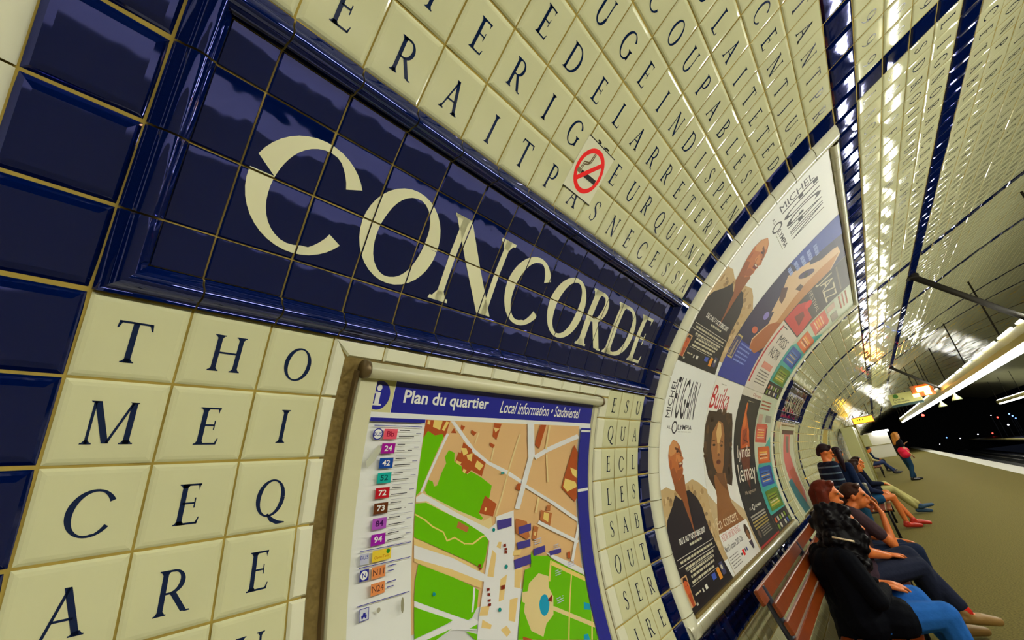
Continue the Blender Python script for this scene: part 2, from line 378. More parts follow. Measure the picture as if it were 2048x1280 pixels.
MAPD=[('g',[(5.36,-1.51),(5.56,-1.6),(5.77,-1.57),(5.81,-1.64),(5.36,-2.68),(5.26,-2.76),(5.27,-1.65)]),('r',[(5.22,-1.29),(5.92,-1.3),(5.87,-1.57),(5.81,-1.64),(5.77,-1.57),(5.56,-1.6),(5.36,-1.51),(5.27,-1.65)]),('y',[(5.47,-1.29),(5.71,-1.3),(5.68,-1.49),(5.47,-1.43)]),('y',[(5.81,-1.31),(5.9,-1.32),(5.8,-1.51),(5.73,-1.48)]),('y',[(5.31,-1.3),(5.38,-1.3),(5.37,-1.39),(5.31,-1.37)]),('w',[(5.94,-1.3),(6.06,-1.3),(6.8,-1.89),(7.33,-2.18),(8.11,-2.44),(8.67,-2.69),(8.68,-2.79),(8.04,-2.52),(7.26,-2.23),(6.71,-1.94)]),('g',[(6.01,-1.9),(6.19,-1.96),(6.21,-2.14),(6.44,-2.25),(6.49,-2.36),(6.66,-2.43),(6.75,-2.37),(7.13,-2.53),(7.5,-2.73),(7.44,-2.99),(7.22,-3.06),(7.1,-3.28),(7.24,-3.4),(7.17,-3.45),(6.39,-3.13),(5.57,-2.78),(5.47,-2.67),(5.54,-2.47),(5.66,-2.51),(5.71,-2.61),(5.79,-2.6),(5.89,-2.33),(5.98,-2.17),(5.92,-2.04)]),('w',[(5.88,-1.55),(5.36,-2.69),(5.41,-2.72),(5.95,-1.57)]),('r',[(6.41,-1.74),(6.7,-1.89),(6.75,-1.98),(7.22,-2.2),(7.13,-2.5),(6.77,-2.35),(6.62,-2.42),(6.49,-2.36),(6.44,-2.23),(6.24,-2.14),(6.3,-1.95),(6.38,-1.97)]),('y',[(6.36,-1.86),(6.53,-1.87),(6.6,-1.98),(6.47,-2.03)]),('y',[(6.56,-2.02),(6.75,-1.98),(6.74,-2.16),(6.61,-2.11)]),('y',[(6.27,-2.12),(6.43,-2.17),(6.39,-2.23),(6.26,-2.17)]),('y',[(6.92,-2.14),(7.16,-2.26),(7.04,-2.37),(6.86,-2.27)]),('y',[(6.51,-2.3),(6.61,-2.34),(6.56,-2.41),(6.49,-2.36)]),('r',[(7.28,-2.93),(7.7,-3.15),(7.58,-3.41),(7.1,-3.28)]),('y',[(7.29,-3.18),(7.36,-3.2),(7.33,-3.27),(7.28,-3.26)]),('r',[(7.34,-1.3),(7.62,-1.31),(7.51,-1.69),(7.35,-1.61)]),('o',[(7.34,-1.4),(7.57,-1.43),(7.44,-1.52)]),('r',[(7.29,-1.75),(7.48,-1.81),(7.42,-1.88),(7.28,-1.82)]),('r',[(6.26,-1.37),(6.39,-1.4),(6.33,-1.5),(6.26,-1.43)]),('r',[(6.61,-1.47),(6.79,-1.53),(6.71,-1.6),(6.6,-1.54)]),('r',[(6.06,-1.44),(6.16,-1.55),(5.99,-1.54)]),('c',[(8.37,-1.55),(8.13,-2.21),(8.19,-2.22),(8.43,-1.56)]),('c',[(8.14,-2.19),(7.85,-3.01),(7.9,-3.02),(8.19,-2.2)]),('c',[(7.85,-2.99),(7.63,-3.43),(7.68,-3.44),(7.91,-3.01)]),('c',[(7.43,-1.87),(7.37,-2.16),(7.42,-2.17),(7.48,-1.88)]),('c',[(6.84,-1.52),(6.76,-1.78),(6.79,-1.79),(6.88,-1.53)]),('c',[(5.4,-2.69),(5.54,-2.75),(6.39,-3.13),(7.24,-3.46),(7.51,-3.41),(7.59,-3.7),(6.91,-3.63),(6.41,-3.34),(5.53,-2.9),(5.27,-2.88),(5.26,-2.77)]),('w',[(5.26,-2.78),(5.41,-2.71),(6.4,-3.19),(7.59,-3.72),(7.31,-3.77),(6.4,-3.3),(5.53,-2.87),(5.27,-2.86)]),('g',[(5.26,-2.89),(5.53,-2.9),(5.96,-3.1),(6.65,-3.4),(7.24,-3.72),(7.4,-3.82),(7.41,-3.93),(7.32,-4.2),(7.19,-4.41),(6.67,-4.14),(6.03,-3.84),(5.28,-3.49)]),('y',[(5.25,-3.09),(5.51,-3.22),(5.52,-3.2),(5.27,-3.07)]),('y',[(5.49,-3.21),(5.73,-3.38),(5.75,-3.36),(5.51,-3.19)]),('y',[(5.71,-3.37),(6.04,-3.53),(6.06,-3.51),(5.73,-3.35)]),('y',[(6.02,-3.51),(6.13,-3.7),(6.17,-3.7),(6.05,-3.51)]),('y',[(6.14,-3.71),(6.38,-3.68),(6.36,-3.65),(6.13,-3.68)]),('y',[(6.34,-3.67),(6.66,-3.85),(6.68,-3.83),(6.36,-3.65)]),('y',[(6.65,-3.84),(6.92,-3.89),(6.92,-3.86),(6.65,-3.82)]),('y',[(6.92,-3.89),(7.23,-3.79),(7.2,-3.76),(6.89,-3.86)]),('y',[(7.2,-3.79),(7.39,-3.79),(7.38,-3.76),(7.19,-3.76)]),('n',[(6.45,-3.36),(6.78,-3.53),(6.72,-3.62),(6.41,-3.48)]),('o',[(5.28,-3.5),(6.66,-4.15),(7.22,-4.46),(7.13,-4.77),(6.89,-4.67),(5.41,-3.97),(5.31,-3.92)]),('w',[(5.29,-3.63),(6.31,-4.04),(7.37,-4.59),(7.46,-4.75),(7.17,-4.65),(6.25,-4.23),(5.3,-3.86)]),('g',[(5.41,-3.98),(6.31,-4.39),(6.85,-4.67),(7.05,-4.79),(6.97,-5.09),(6.8,-5.23),(6.68,-5.24),(5.32,-4.57),(5.34,-4.26)]),('w',[(6.89,-4.7),(6.86,-4.89),(6.92,-4.9),(6.95,-4.72)]),('w',[(6.87,-4.87),(6.79,-5.13),(6.85,-5.14),(6.92,-4.89)]),('w',[(5.32,-4.57),(6.71,-5.26),(6.83,-5.24),(7.0,-5.36),(6.93,-5.39),(6.26,-5.18),(5.32,-4.66)]),('g',[(5.32,-4.67),(6.27,-5.13),(6.1,-5.15),(5.31,-5.17)]),('w',[(5.31,-5.18),(6.27,-5.16),(6.94,-5.36),(6.92,-5.48),(6.25,-5.29),(5.66,-5.28)]),('g',[(5.56,-5.26),(6.23,-5.26),(5.81,-5.33)]),('g',[(6.58,-5.4),(6.91,-5.55),(7.31,-5.76),(6.84,-5.63)]),('g',[(6.69,-5.39),(6.93,-5.38),(6.92,-5.46)]),('w',[(7.24,-3.72),(7.65,-3.57),(7.69,-3.42),(8.33,-3.36),(8.36,-4.04),(8.28,-4.47),(8.59,-4.65),(8.4,-5.33),(8.11,-6.0),(6.89,-5.64),(6.97,-5.35),(7.19,-4.77),(7.4,-4.1),(7.44,-3.9)]),('o',[(7.54,-4.1),(7.67,-4.21),(7.54,-4.65),(7.34,-4.59)]),('o',[(7.77,-4.74),(8.01,-4.69),(7.82,-5.15),(7.65,-5.15)]),('o',[(8.3,-4.64),(8.61,-4.68),(8.43,-5.07),(8.23,-5.0)]),('o',[(7.09,-5.11),(7.35,-5.15),(7.26,-5.31),(7.01,-5.25)]),('o',[(8.03,-5.2),(8.32,-5.23),(8.12,-5.66),(7.92,-5.58)]),('o',[(7.62,-5.67),(7.83,-5.65),(7.94,-5.8),(7.79,-5.85)]),('o',[(7.09,-5.34),(7.36,-5.51),(7.31,-5.57),(7.04,-5.47)]),('o',[(7.76,-3.97),(7.86,-3.99),(7.82,-4.13),(7.68,-4.06)]),('o',[(8.3,-4.25),(8.62,-4.26),(8.53,-4.38),(8.25,-4.35)]),('w',[(8.63,-1.27),(8.83,-2.12),(9.13,-2.13),(8.92,-1.25)]),('w',[(8.87,-2.03),(8.61,-2.78),(8.81,-2.82),(9.09,-2.07)]),('w',[(8.63,-2.72),(8.37,-3.32),(8.56,-3.37),(8.83,-2.77)]),('w',[(9.18,-2.2),(9.76,-2.0),(9.63,-1.9),(9.06,-2.1)]),('w',[(9.66,-2.03),(11.33,-1.64),(11.2,-1.52),(9.55,-1.92)]),('c',[(9.63,-2.09),(9.76,-2.8),(9.83,-2.81),(9.7,-2.09)]),('w',[(8.7,-2.84),(10.04,-3.41),(10.13,-3.35),(8.77,-2.78)]),('w',[(9.97,-3.38),(11.38,-4.05),(11.5,-3.99),(10.07,-3.32)]),('c',[(9.34,-3.15),(9.2,-3.51),(9.28,-3.53),(9.43,-3.17)]),('c',[(9.63,-1.3),(9.56,-1.94),(9.64,-1.95),(9.71,-1.3)]),('r',[(9.22,-1.29),(9.49,-1.29),(9.29,-1.92),(9.06,-1.81)]),('r',[(11.08,-1.84),(11.36,-2.09),(11.4,-2.79),(11.35,-3.33),(11.2,-3.45),(10.79,-3.2),(10.49,-3.01),(10.81,-2.36)]),('y',[(10.93,-2.48),(11.37,-2.59),(11.35,-2.82),(11.06,-2.68)]),('y',[(10.67,-2.77),(11.24,-2.9),(11.36,-3.05),(10.79,-3.14),(10.57,-2.99)]),('n',[(9.47,-3.48),(9.99,-3.62),(9.87,-3.93),(9.42,-3.72)]),('y',[(9.61,-3.55),(9.85,-3.61),(9.79,-3.82),(9.56,-3.71)]),('n',[(9.76,-3.39),(9.93,-3.4),(9.9,-3.55),(9.71,-3.52)]),('r',[(8.45,-2.75),(8.59,-2.76),(8.56,-2.93),(8.37,-2.87)]),('n',[(9.14,-3.81),(9.34,-3.88),(9.2,-4.18),(9.04,-4.1)]),('o',[(9.16,-3.96),(9.24,-3.98),(9.19,-4.06),(9.12,-4.03)]),('n',[(8.4,-3.55),(8.85,-3.68),(8.95,-4.04),(8.82,-4.09),(8.39,-3.87)]),('g',[(8.97,-4.37),(9.04,-4.49),(9.69,-4.61),(9.81,-4.7),(11.58,-5.52),(11.59,-6.66),(11.46,-6.97),(8.13,-6.0),(8.4,-5.33),(8.52,-5.13),(8.67,-4.73),(8.92,-4.72)]),('w',[(9.61,-4.52),(9.83,-4.59),(10.8,-4.99),(11.58,-5.36),(11.56,-5.49),(10.62,-5.07),(9.82,-4.68)]),('w',[(11.29,-4.08),(10.74,-4.93),(10.87,-4.97),(11.44,-4.11)]),('w',[(9.3,-3.79),(11.18,-4.56),(11.28,-4.5),(9.37,-3.72)]),('y',[(9.85,-4.76),(11.57,-5.54),(11.55,-5.65),(9.78,-4.84)]),('c',[(8.78,-5.04),(9.2,-4.91),(9.6,-5.06),(9.56,-5.3),(9.7,-5.53),(9.58,-5.9),(9.24,-6.0),(9.04,-6.21),(8.63,-5.97),(8.47,-5.55),(8.54,-5.4),(8.44,-5.34),(8.48,-5.16),(8.69,-5.19)]),('c',[(9.56,-5.79),(11.47,-6.73),(11.6,-6.67),(9.65,-5.73)]),('y',[(10.64,-5.24),(9.99,-6.55),(10.04,-6.57),(10.7,-5.25)]),('y',[(11.53,-5.93),(11.0,-6.84),(11.06,-6.86),(11.59,-5.94)]),('y',[(9.75,-4.73),(9.58,-5.17),(9.65,-5.19),(9.82,-4.74)]),('b',[(9.48,-5.66),(9.44,-5.74),(9.37,-5.8),(9.29,-5.83),(9.21,-5.83),(9.14,-5.79),(9.09,-5.73),(9.07,-5.65),(9.07,-5.56),(9.11,-5.49),(9.17,-5.43),(9.25,-5.4),(9.33,-5.4),(9.41,-5.43),(9.46,-5.5),(9.49,-5.58)]),('k',[(9.68,-5.47),(9.59,-5.63),(9.42,-5.55)]),('b',[(11.04,-5.98),(11.32,-6.1),(11.3,-6.23),(10.97,-6.14)]),('b',[(10.71,-6.64),(10.91,-6.68),(10.93,-6.82),(10.66,-6.74)]),('r',[(8.3,-5.99),(8.62,-6.13),(8.6,-6.14),(8.3,-6.06)]),('p',[(7.69,-3.51),(8.23,-3.51),(8.23,-3.7),(7.71,-3.71)]),('p',[(8.49,-3.76),(9.01,-3.74),(9.0,-3.91),(8.5,-3.93)]),('p',[(8.41,-4.09),(8.96,-4.1),(8.95,-4.26),(8.44,-4.25)]),('p',[(8.27,-4.44),(8.93,-4.44),(8.92,-4.64),(8.28,-4.64)]),('p',[(9.06,-4.34),(9.57,-4.34),(9.57,-4.49),(9.06,-4.5)]),('p',[(9.75,-4.51),(10.31,-4.54),(10.29,-4.64),(9.76,-4.62)]),('k',[(7.91,-4.04),(8.0,-4.05),(8.0,-4.11),(7.9,-4.1)]),('k',[(7.94,-4.13),(8.04,-4.14),(8.03,-4.19),(7.94,-4.18)]),('k',[(7.94,-4.19),(8.03,-4.2),(8.03,-4.26),(7.93,-4.24)]),('k',[(7.28,-4.81),(7.37,-4.82),(7.36,-4.87),(7.28,-4.86)]),('k',[(7.29,-4.9),(7.38,-4.92),(7.37,-4.97),(7.29,-4.95)]),('k',[(7.29,-5.02),(7.38,-5.03),(7.37,-5.08),(7.29,-5.06)]),('k',[(7.29,-5.1),(7.38,-5.11),(7.37,-5.16),(7.29,-5.15)]),('k',[(7.04,-4.3),(7.13,-4.31),(7.13,-4.36),(7.04,-4.35)]),('k',[(7.06,-4.36),(7.14,-4.37),(7.14,-4.42),(7.06,-4.41)]),('k',[(7.75,-4.86),(7.88,-4.87),(7.87,-4.95),(7.74,-4.94)]),('r',[(10.61,-4.68),(10.74,-4.69),(10.7,-4.87),(10.58,-4.82)]),('t',[(8.03,-4.53),(8.01,-4.56),(7.97,-4.57),(7.93,-4.55),(7.92,-4.51),(7.94,-4.48),(7.98,-4.48),(8.02,-4.5)]),('t',[(7.69,-5.31),(7.67,-5.34),(7.63,-5.34),(7.6,-5.32),(7.59,-5.29),(7.61,-5.26),(7.65,-5.26),(7.68,-5.28)]),('t',[(7.62,-3.69),(7.6,-3.72),(7.56,-3.73),(7.53,-3.71),(7.51,-3.68),(7.53,-3.65),(7.56,-3.64),(7.6,-3.66)]),('t',[(5.82,-4.58),(5.8,-4.6),(5.78,-4.6),(5.75,-4.59),(5.74,-4.56),(5.75,-4.53),(5.78,-4.53),(5.81,-4.55)]),('t',[(7.75,-2.44),(7.88,-2.44),(7.88,-2.49),(7.75,-2.48)])]

# ------------------------------------------------------------------ the setting
XB, XE = -7.0, 76.0            # back and far end of the station
YE = -3.48; NW = 0.50; YO = -8.55          # edges of this platform and of the opposite one
def shell(name, ts, material, mirror=False, off=-0.0042, xs=(XB, XE)):
    v = []; f = []
    for t in ts:
        p = wall(0, t, off); y = 2 * YC - p.y if mirror else p.y
        for x in xs: v.append((x, y, p.z))
    n = len(xs)
    for k in range(len(ts) - 1):
        for q in range(n - 1):
            a, b, c, d = k * n + q, k * n + q + 1, (k + 1) * n + q + 1, (k + 1) * n + q
            f.append((a, d, c, b) if mirror else (a, b, c, d))
    return obj(name, pydata(name, v, f, True), material)
def frange(a, b, st):
    n = max(1, int(round((b - a) / st))); return [a + (b - a) * k / n for k in range(n + 1)]
T18 = row(18)
# behind the map panels the backing lies deeper, so the wall is built with the panel openings left out and the niches are parts
wall_left = shell('wall_left', frange(T0, row(18), .25), M['grout']); tag(wall_left, kind='structure')
ceiling = shell('ceiling', frange(row(18), TC, .5), M['grout']); tag(ceiling, kind='structure')
far_vault = shell('vault_shell', frange(TC, 27, -1.0), M['cream_far'], mirror=True, off=0.0); far_vault.parent = ceiling
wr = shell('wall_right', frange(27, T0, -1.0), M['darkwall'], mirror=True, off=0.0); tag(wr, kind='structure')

fl = MB().box(XB, XE, YE + NW, 1.2, -0.25, 0.0).build('floor', M['floor']); tag(fl, kind='structure')
nos = obj('trim_1', None) if False else MB().box(XB, XE, YE, YE + NW, -0.25, 0.006).build('trim_1', M['edge']); tag(nos, kind='structure')
fw = MB().box(XB, XE, YE + .06, YE + NW - .02, -1.15, -0.25).build('trim_2', M['dark']); tag(fw, kind='structure')
tb = MB().box(XB, XE, YO - .2, YE + NW - .02, -1.25, -1.12).build('track_bed', M['dark']); tag(tb, kind='structure')
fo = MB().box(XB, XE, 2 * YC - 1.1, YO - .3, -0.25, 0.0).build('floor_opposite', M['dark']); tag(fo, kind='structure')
M['edge_far'] = mat('opposite_nosing', (0.35, 0.30, 0.12), 0.6)
no2 = MB().box(XB, XE, YO - .3, YO, -0.09, 0.006).build('trim_3', M['edge_far']); tag(no2, kind='structure')
for y, lb in ((-4.55, 'steel running rail nearest the platform edge'), (-5.15, 'second steel running rail, inner rail of the near track'), (-6.65, 'third steel running rail, inner rail of the far track'), (-7.25, 'steel running rail nearest the opposite platform')):
    m = MB(); m.box(XB, XE, y - .035, y + .035, -.98, -.93); m.box(XB, XE, y - .012, y + .012, -1.09, -.98); m.box(XB, XE, y - .06, y + .06, -1.12, -1.09)
    tag(m.build('track_rail', M['steel']), lb, 'rail', 'running rails on the two tracks')
# end walls
def end_wall(name, x, flip, hole):
    m = MB(); ts = frange(T0, TC, 2.0); pr = [(wall(0, t).y, wall(0, t).z) for t in ts]
    pr = pr + [(2 * YC - y, z) for y, z in reversed(pr[:-1])]
    v = [(x, y, z) for y, z in pr]; v.append((x, YC, -1.3)); c = len(v) - 1
    v = [(x, pr[0][0], -1.3)] + v[:-1] + [(x, pr[-1][0], -1.3)]
    return obj(name, pydata(name, v, [tuple(range(len(v))) if flip else tuple(reversed(range(len(v))))]), M['dark'])
tag(end_wall('wall_back', XB, True, False), kind='structure')
tag(end_wall('wall_far', XE, False, True), kind='structure')

# ------------------------------------------------------------------ ceramic tiles
def tile_mesh(name, w, h, bevel, rise, gap=0.0022, mid=True):
    """one cushion-edged tile centred on its origin, face at z = 0"""
    v = []; f = []
    rings = [(gap, -rise), (gap + bevel * .45, -rise * .28), (gap + bevel, 0.0)] if mid else [(gap, -rise), (gap + bevel, 0.0)]
    for ins, z in rings:
        a, b = w / 2 - ins, h / 2 - ins
        v += [(-a, -b, z), (a, -b, z), (a, b, z), (-a, b, z)]
    for k in range(len(rings) - 1):
        for q in range(4):
            f.append((k * 4 + q, k * 4 + (q + 1) % 4, k * 4 + 4 + (q + 1) % 4, k * 4 + 4 + q))
    k = (len(rings) - 1) * 4; f.append((k, k + 1, k + 2, k + 3))
    return pydata(name, v, f)
ME_TILE = tile_mesh('tile', T, T, .011, .0035); ME_TILE.materials.append(M['cream'])
ME_DARK = tile_mesh('dark_tile', T, T, .018, .0095); ME_DARK.materials.append(M['navy_col'])
def cell_matrix(i, t0, t1, w=1.0, off=0.0, jit=0.0, rnd=None):
    A = wall(i, t0); B = wall(i + w, t1); C0 = (A + B) / 2; ty = (wall(i, t1) - wall(i, t0)); L = ty.length; ty.normalize()
    x = Vector((1, 0, 0)); z = x.cross(ty)
    if jit and rnd:
        z = (z + x * rnd.gauss(0, jit) + ty * rnd.gauss(0, jit)).normalized(); ty = z.cross(x).normalized(); x = ty.cross(z)
    C0 = C0 + z * off
    return Matrix(((x.x * w, ty.x * L / T, z.x, C0.x), (x.y * w, ty.y * L / T, z.y, C0.y), (x.z * w, ty.z * L / T, z.z, C0.z), (0, 0, 0, 1)))
LET = {}
def put(j, i0, s):
    for k, ch in enumerate(s):
        if ch != ' ': LET[(i0 + k, j)] = ch
put(4, 0, 'SERAITPASNECESSA'); put(5, 0, 'OUTERIGUEURQUINE'); put(6, 0, 'SABLEDELARRETERT'); put(7, 0, 'ILESTJUGEINDISPEN'[0:16])
put(7, 4, 'JUGEINDISPEN'); put(8, 0, 'CLARECCOUPABLESI'); put(8, 6, 'COUPABLESI'); put(9, 0, 'EQUECEQUILAITETED'[0:16]); put(9, 8, 'LAITETED')
put(10, 0, 'SUMEINNO'); put(10, 8, ' CENTJUS'); put(11, 0, 'OMMEESSE'); put(11, 8, 'ETANTPRE'); put(11, 9, ' TANTPRE'[1:]) if False else None
for k, ch in enumerate('ETANTPR'): LET[(9 + k, 11)] = ch
for j, s in ((13, 'LACORRUPTIONDESGOUVERNEMENTS'), (14, 'CAUSESDESMALHEURSPUBLICSETDE'), (15, 'SDROITSDELHOMMESONTLESSEULES'), (16, 'LIGNORANCELOUBLIOULEMEPRISDE')):
    put(j, 17, s)
    if j < 17: put(j, 0, '9' * 16)
for k, s in enumerate(('SICETABLIRLEPEUPLEFRANCAISCO', 'ATIONPARLESREPRESENTANTSQUEL', 'CUSESETREUNISENASSEMBLEENATI', 'ONSTITUESCONSIDERANTQUELOUBL', 'INALIENABLESETSACRESDELHOMME', 'AFINQUECETTEDECLARATIONCONST', 'AMMENTPRESENTEATOUSLESMEMBRE', 'SDUCORPSSOCIALLEURRAPPELLESA', 'NSCESSELEURSDROITSETLEURSDEV')):
    put(18 + k, 17, s)
for k, s in enumerate(('THO', 'MEI', 'CEQ', 'ARE', 'ESU', 'LAS', 'OIT')): put(-1 - k, 0, s)
for k, s in enumerate(('ESU', 'QUA', 'ECL', 'LES', 'SAB', 'OUT', 'SER', 'IRE')): put(-1 - k, 13, s)
def letter_polys(ch, h=0.5, by=0.23):
    g, w = GL[ch]; sx = h * 1.02
    return [[((px - w / 2) * sx * T, (py * h + by - .5) * T) for px, py in p] for p in g]
LM = {}
def letter_mesh(ch):
    if ch not in LM:
        v = []; f = []
        for p in letter_polys(ch):
            n = len(v); v += [(x, y, 0) for x, y in p]; f.append(tuple(range(n, n + len(p))))
        LM[ch] = pydata('letter_' + ch, v, f); LM[ch].materials.append(M['ink'])
    return LM[ch]
def kind_of(i, j):
    """what stands in cell (i, j): cream tile, dark tile or nothing"""
    m = i % 46; per = i // 46
    if m in (45, 16): return 'dark'
    if j in (12, 17): return 'dark'
    if m < 16:
        if 0 <= j <= 3: return None
        if j >= -9 and j <= -1 and 3 <= m <= 12: return None
    elif per in (0, -1) and -9 <= j <= 11: return None
    if j == -10: return 'dark'
    return 'cream'
def in_view(p):
    q = p - Vector((0, 0, CAMZ)); d = q.dot(_f)
    if d < .1: return None
    return 1024 + 878.88 * q.dot(_r) / d, 640 + 878.88 * q.dot(_d) / d
cells = []
JT = int(TC) - 1
for i in range(-4, 112):
    for j in range(-14, JT):
        k = kind_of(i, j)
        if k is None: continue
        cs = [in_view(wall(a, row(b))) for a, b in ((i, j), (i + 1, j), (i + 1, j + 1), (i, j + 1))]
        area = 0
        if None not in cs:
            xs = [c[0] for c in cs]; ys = [c[1] for c in cs]
            if max(xs) > 0 and min(xs) < 2048 and max(ys) > 0 and min(ys) < 1280:
                area = abs(sum(cs[n][0] * cs[(n + 1) % 4][1] - cs[(n + 1) % 4][0] * cs[n][1] for n in range(4))) / 2
        cells.append((area, i, j, k))
cells.sort(key=lambda c: -c[0])
quota = {}
bulk = {}
rt = random.Random(3)
CUT = {13: (1, 0)}
for area, i, j, k in cells:
    host = wall_left if j < 18 else ceiling
    key = (host.name, k); n = quota.get(key, 0)
    Mx = cell_matrix(i, row(j), row(j + 1), off=0 if k == 'cream' else .0045, jit=(.005 if j < 9 else .007 if j < 18 else .012) if k == 'cream' else .012, rnd=rt)
    if area > 60 and n < 300:
        quota[key] = n + 1
        o = bpy.data.objects.new('tile' if k == 'cream' else 'dark_tile', ME_TILE if k == 'cream' else ME_DARK); COL.objects.link(o)
        o.parent = host; o.matrix_local = Mx
        if k == 'cream' and (i, j) in LET:
            l = bpy.data.objects.new('letter', letter_mesh(LET[(i, j)])); COL.objects.link(l); l.parent = o; l.location = (rt.uniform(-.004, .004), rt.uniform(-.003, .003), .0005)
    else:
        b = bulk.setdefault((host.name, k), ([], [])); e, r_ = (.010, .0035) if k == 'cream' else (.018, .0095); n0 = len(b[0])
        for ins, z in ((.0022, -r_), (e, 0)):
            a = T / 2 - ins
            for sx, sy in ((-a, -a), (a, -a), (a, a), (-a, a)): b[0].append(Mx @ Vector((sx, sy, z)))
        for q in range(4): b[1].append((n0 + q, n0 + (q + 1) % 4, n0 + 4 + (q + 1) % 4, n0 + 4 + q))
        b[1].append((n0 + 4, n0 + 5, n0 + 6, n0 + 7))
        if (i, j) in LET:
            c = bulk.setdefault((host.name, 'letters'), ([], []))
            for p in letter_polys(LET[(i, j)]):
                n0 = len(c[0]); c[0].extend(Mx @ Vector((x, y, .0005)) for x, y in p); c[1].append(tuple(range(n0, n0 + len(p))))
for (h, k), (v, f) in bulk.items():
    o = obj({'cream': 'small_tiles', 'dark': 'small_dark_tiles', 'letters': 'small_letters'}[k], pydata('tiles', v, f), M[{'cream': 'cream', 'dark': 'navy_col', 'letters': 'ink'}[k]], bpy.data.objects[h]); o['kind'] = 'stuff'
# beyond the tiles that can be told apart: bands one row high with joints in the glaze material
def band_material(name, base, joint):
    m = mat(name, base, .14, .5); nt = m.node_tree; b = nt.nodes['Principled BSDF']; g = nt.nodes.new('ShaderNodeNewGeometry'); s = nt.nodes.new('ShaderNodeSeparateXYZ'); nt.links.new(g.outputs['Position'], s.inputs[0])
    mm = nt.nodes.new('ShaderNodeMath'); mm.operation = 'MULTIPLY'; mm.inputs[1].default_value = 1 / T; nt.links.new(s.outputs[0], mm.inputs[0])
    fr = nt.nodes.new('ShaderNodeMath'); fr.operation = 'FRACT'; nt.links.new(mm.outputs[0], fr.inputs[0]); lt = nt.nodes.new('ShaderNodeMath'); lt.operation = 'LESS_THAN'; lt.inputs[1].default_value = .04; nt.links.new(fr.outputs[0], lt.inputs[0])
    mx = nt.nodes.new('ShaderNodeMix'); mx.data_type = 'RGBA'; mx.inputs[6].default_value = (*base, 1); mx.inputs[7].default_value = (*joint, 1); nt.links.new(lt.outputs[0], mx.inputs[0]); nt.links.new(mx.outputs[2], b.inputs['Base Color'])
    return m
M['band'] = band_material('cream_glaze_band', CREAM, (.36, .27, .075)); M['band_dark'] = band_material('navy_glaze_band', (.0035, .011, .07), (.02, .02, .05))
bc = {('wall_left', 0): ([], []), ('wall_left', 1): ([], []), ('ceiling', 0): ([], []), ('ceiling', 1): ([], [])}
IE = int(XE / T - X0)
for j in range(-14, JT):
    edges = [112]
    i = 112
    while i < IE:
        i2 = i + 1
        while i2 < IE and (i2 % 46 in (45, 16)) == (i % 46 in (45, 16)) and i2 - i < 6: i2 += 1
        dk = 1 if (i % 46 in (45, 16) or j in (12, 17) or j == -10) else 0
        b = bc[('wall_left' if j < 18 else 'ceiling', dk)]; Mx = cell_matrix(i, row(j) + .02, row(j + 1) - .02, w=i2 - i, jit=.011, rnd=rt); n0 = len(b[0])
        for sx, sy in ((-1, -1), (1, -1), (1, 1), (-1, 1)): b[0].append(Mx @ Vector((sx * T / 2, sy * T / 2, 0)))
        b[1].append((n0, n0 + 1, n0 + 2, n0 + 3)); i = i2
for (h, dk), (v, f) in bc.items():
    o = obj('distant_dark_tiles' if dk else 'distant_tiles', pydata('bands', v, f), M['band_dark' if dk else 'band'], bpy.data.objects[h]); o['kind'] = 'stuff'

# ------------------------------------------------------------------ station name sign: 16 x 4 navy tiles in a moulded frame, ivory letters across the joints
ME_NAVY = tile_mesh('blue_tile', T, T, .003, .003, gap=.0018, mid=False); ME_NAVY.materials.append(M['navy'])
FW = 0.42   # width of the moulding in tiles
MOULD = [(0.0, .000), (0.02, .010), (0.10, .014), (0.12, .020), (0.17, .030), (0.23, .033), (0.29, .029), (0.33, .018), (0.35, .014), (0.40, .010), (0.42, .001)]
def moulding_piece(side, a, b):
    g = .012; v = []; f = []
    for (o, h) in MOULD:
        if side in 'bt':
            t = o if side == 'b' else 4 - o
            lo, hi = max(a + g, o), min(b - g, 16 - o); pts = [(lo, t), (hi, t)]
        else:
            i = o if side == 'l' else 16 - o
            lo, hi = max(a + g, o), min(b - g, 4 - o); pts = [(i, lo), (i, hi)]
        hi = max(lo, hi)
        ins = .0
        for (i, t) in pts: v.append(wall(i, interp(t, [0, 1, 2, 3, 4], [row(k) for k in range(5)]), h))
    for k in range(len(MOULD) - 1):
        q = (2 * k, 2 * k + 1, 2 * k + 3, 2 * k + 2); f.append(q if side in 'br' and side == 'b' or side == 'l' and False else q[::-1])
    me = pydata('moulding', v, f, True)
    bm = bmesh.new(); bm.from_mesh(me); bmesh.ops.recalc_face_normals(bm, faces=bm.faces)
    for fc in bm.faces:
        c = fc.calc_center_median()
        if fc.normal.dot(Vector((c.x, -1.2, 1.6)) - c) < 0: fc.normal_flip()
    bm.to_mesh(me); bm.free(); me.polygons.foreach_set('use_smooth', [True] * len(me.polygons)); return me
sign = thing('station_sign', 'long navy tiled name sign reading CONCORDE above the street map panel', 'sign', (wx(0), .9, 2.0), 'tiled name signs along the wall')
SI = sign.matrix_basis.copy().inverted() if False else Matrix.Translation(-Vector((wx(0), .9, 2.0)))
def under(o, root, inv):
    o.parent = root; o.matrix_local = inv @ o.matrix_basis if o.type != 'X' else o.matrix_basis; return o
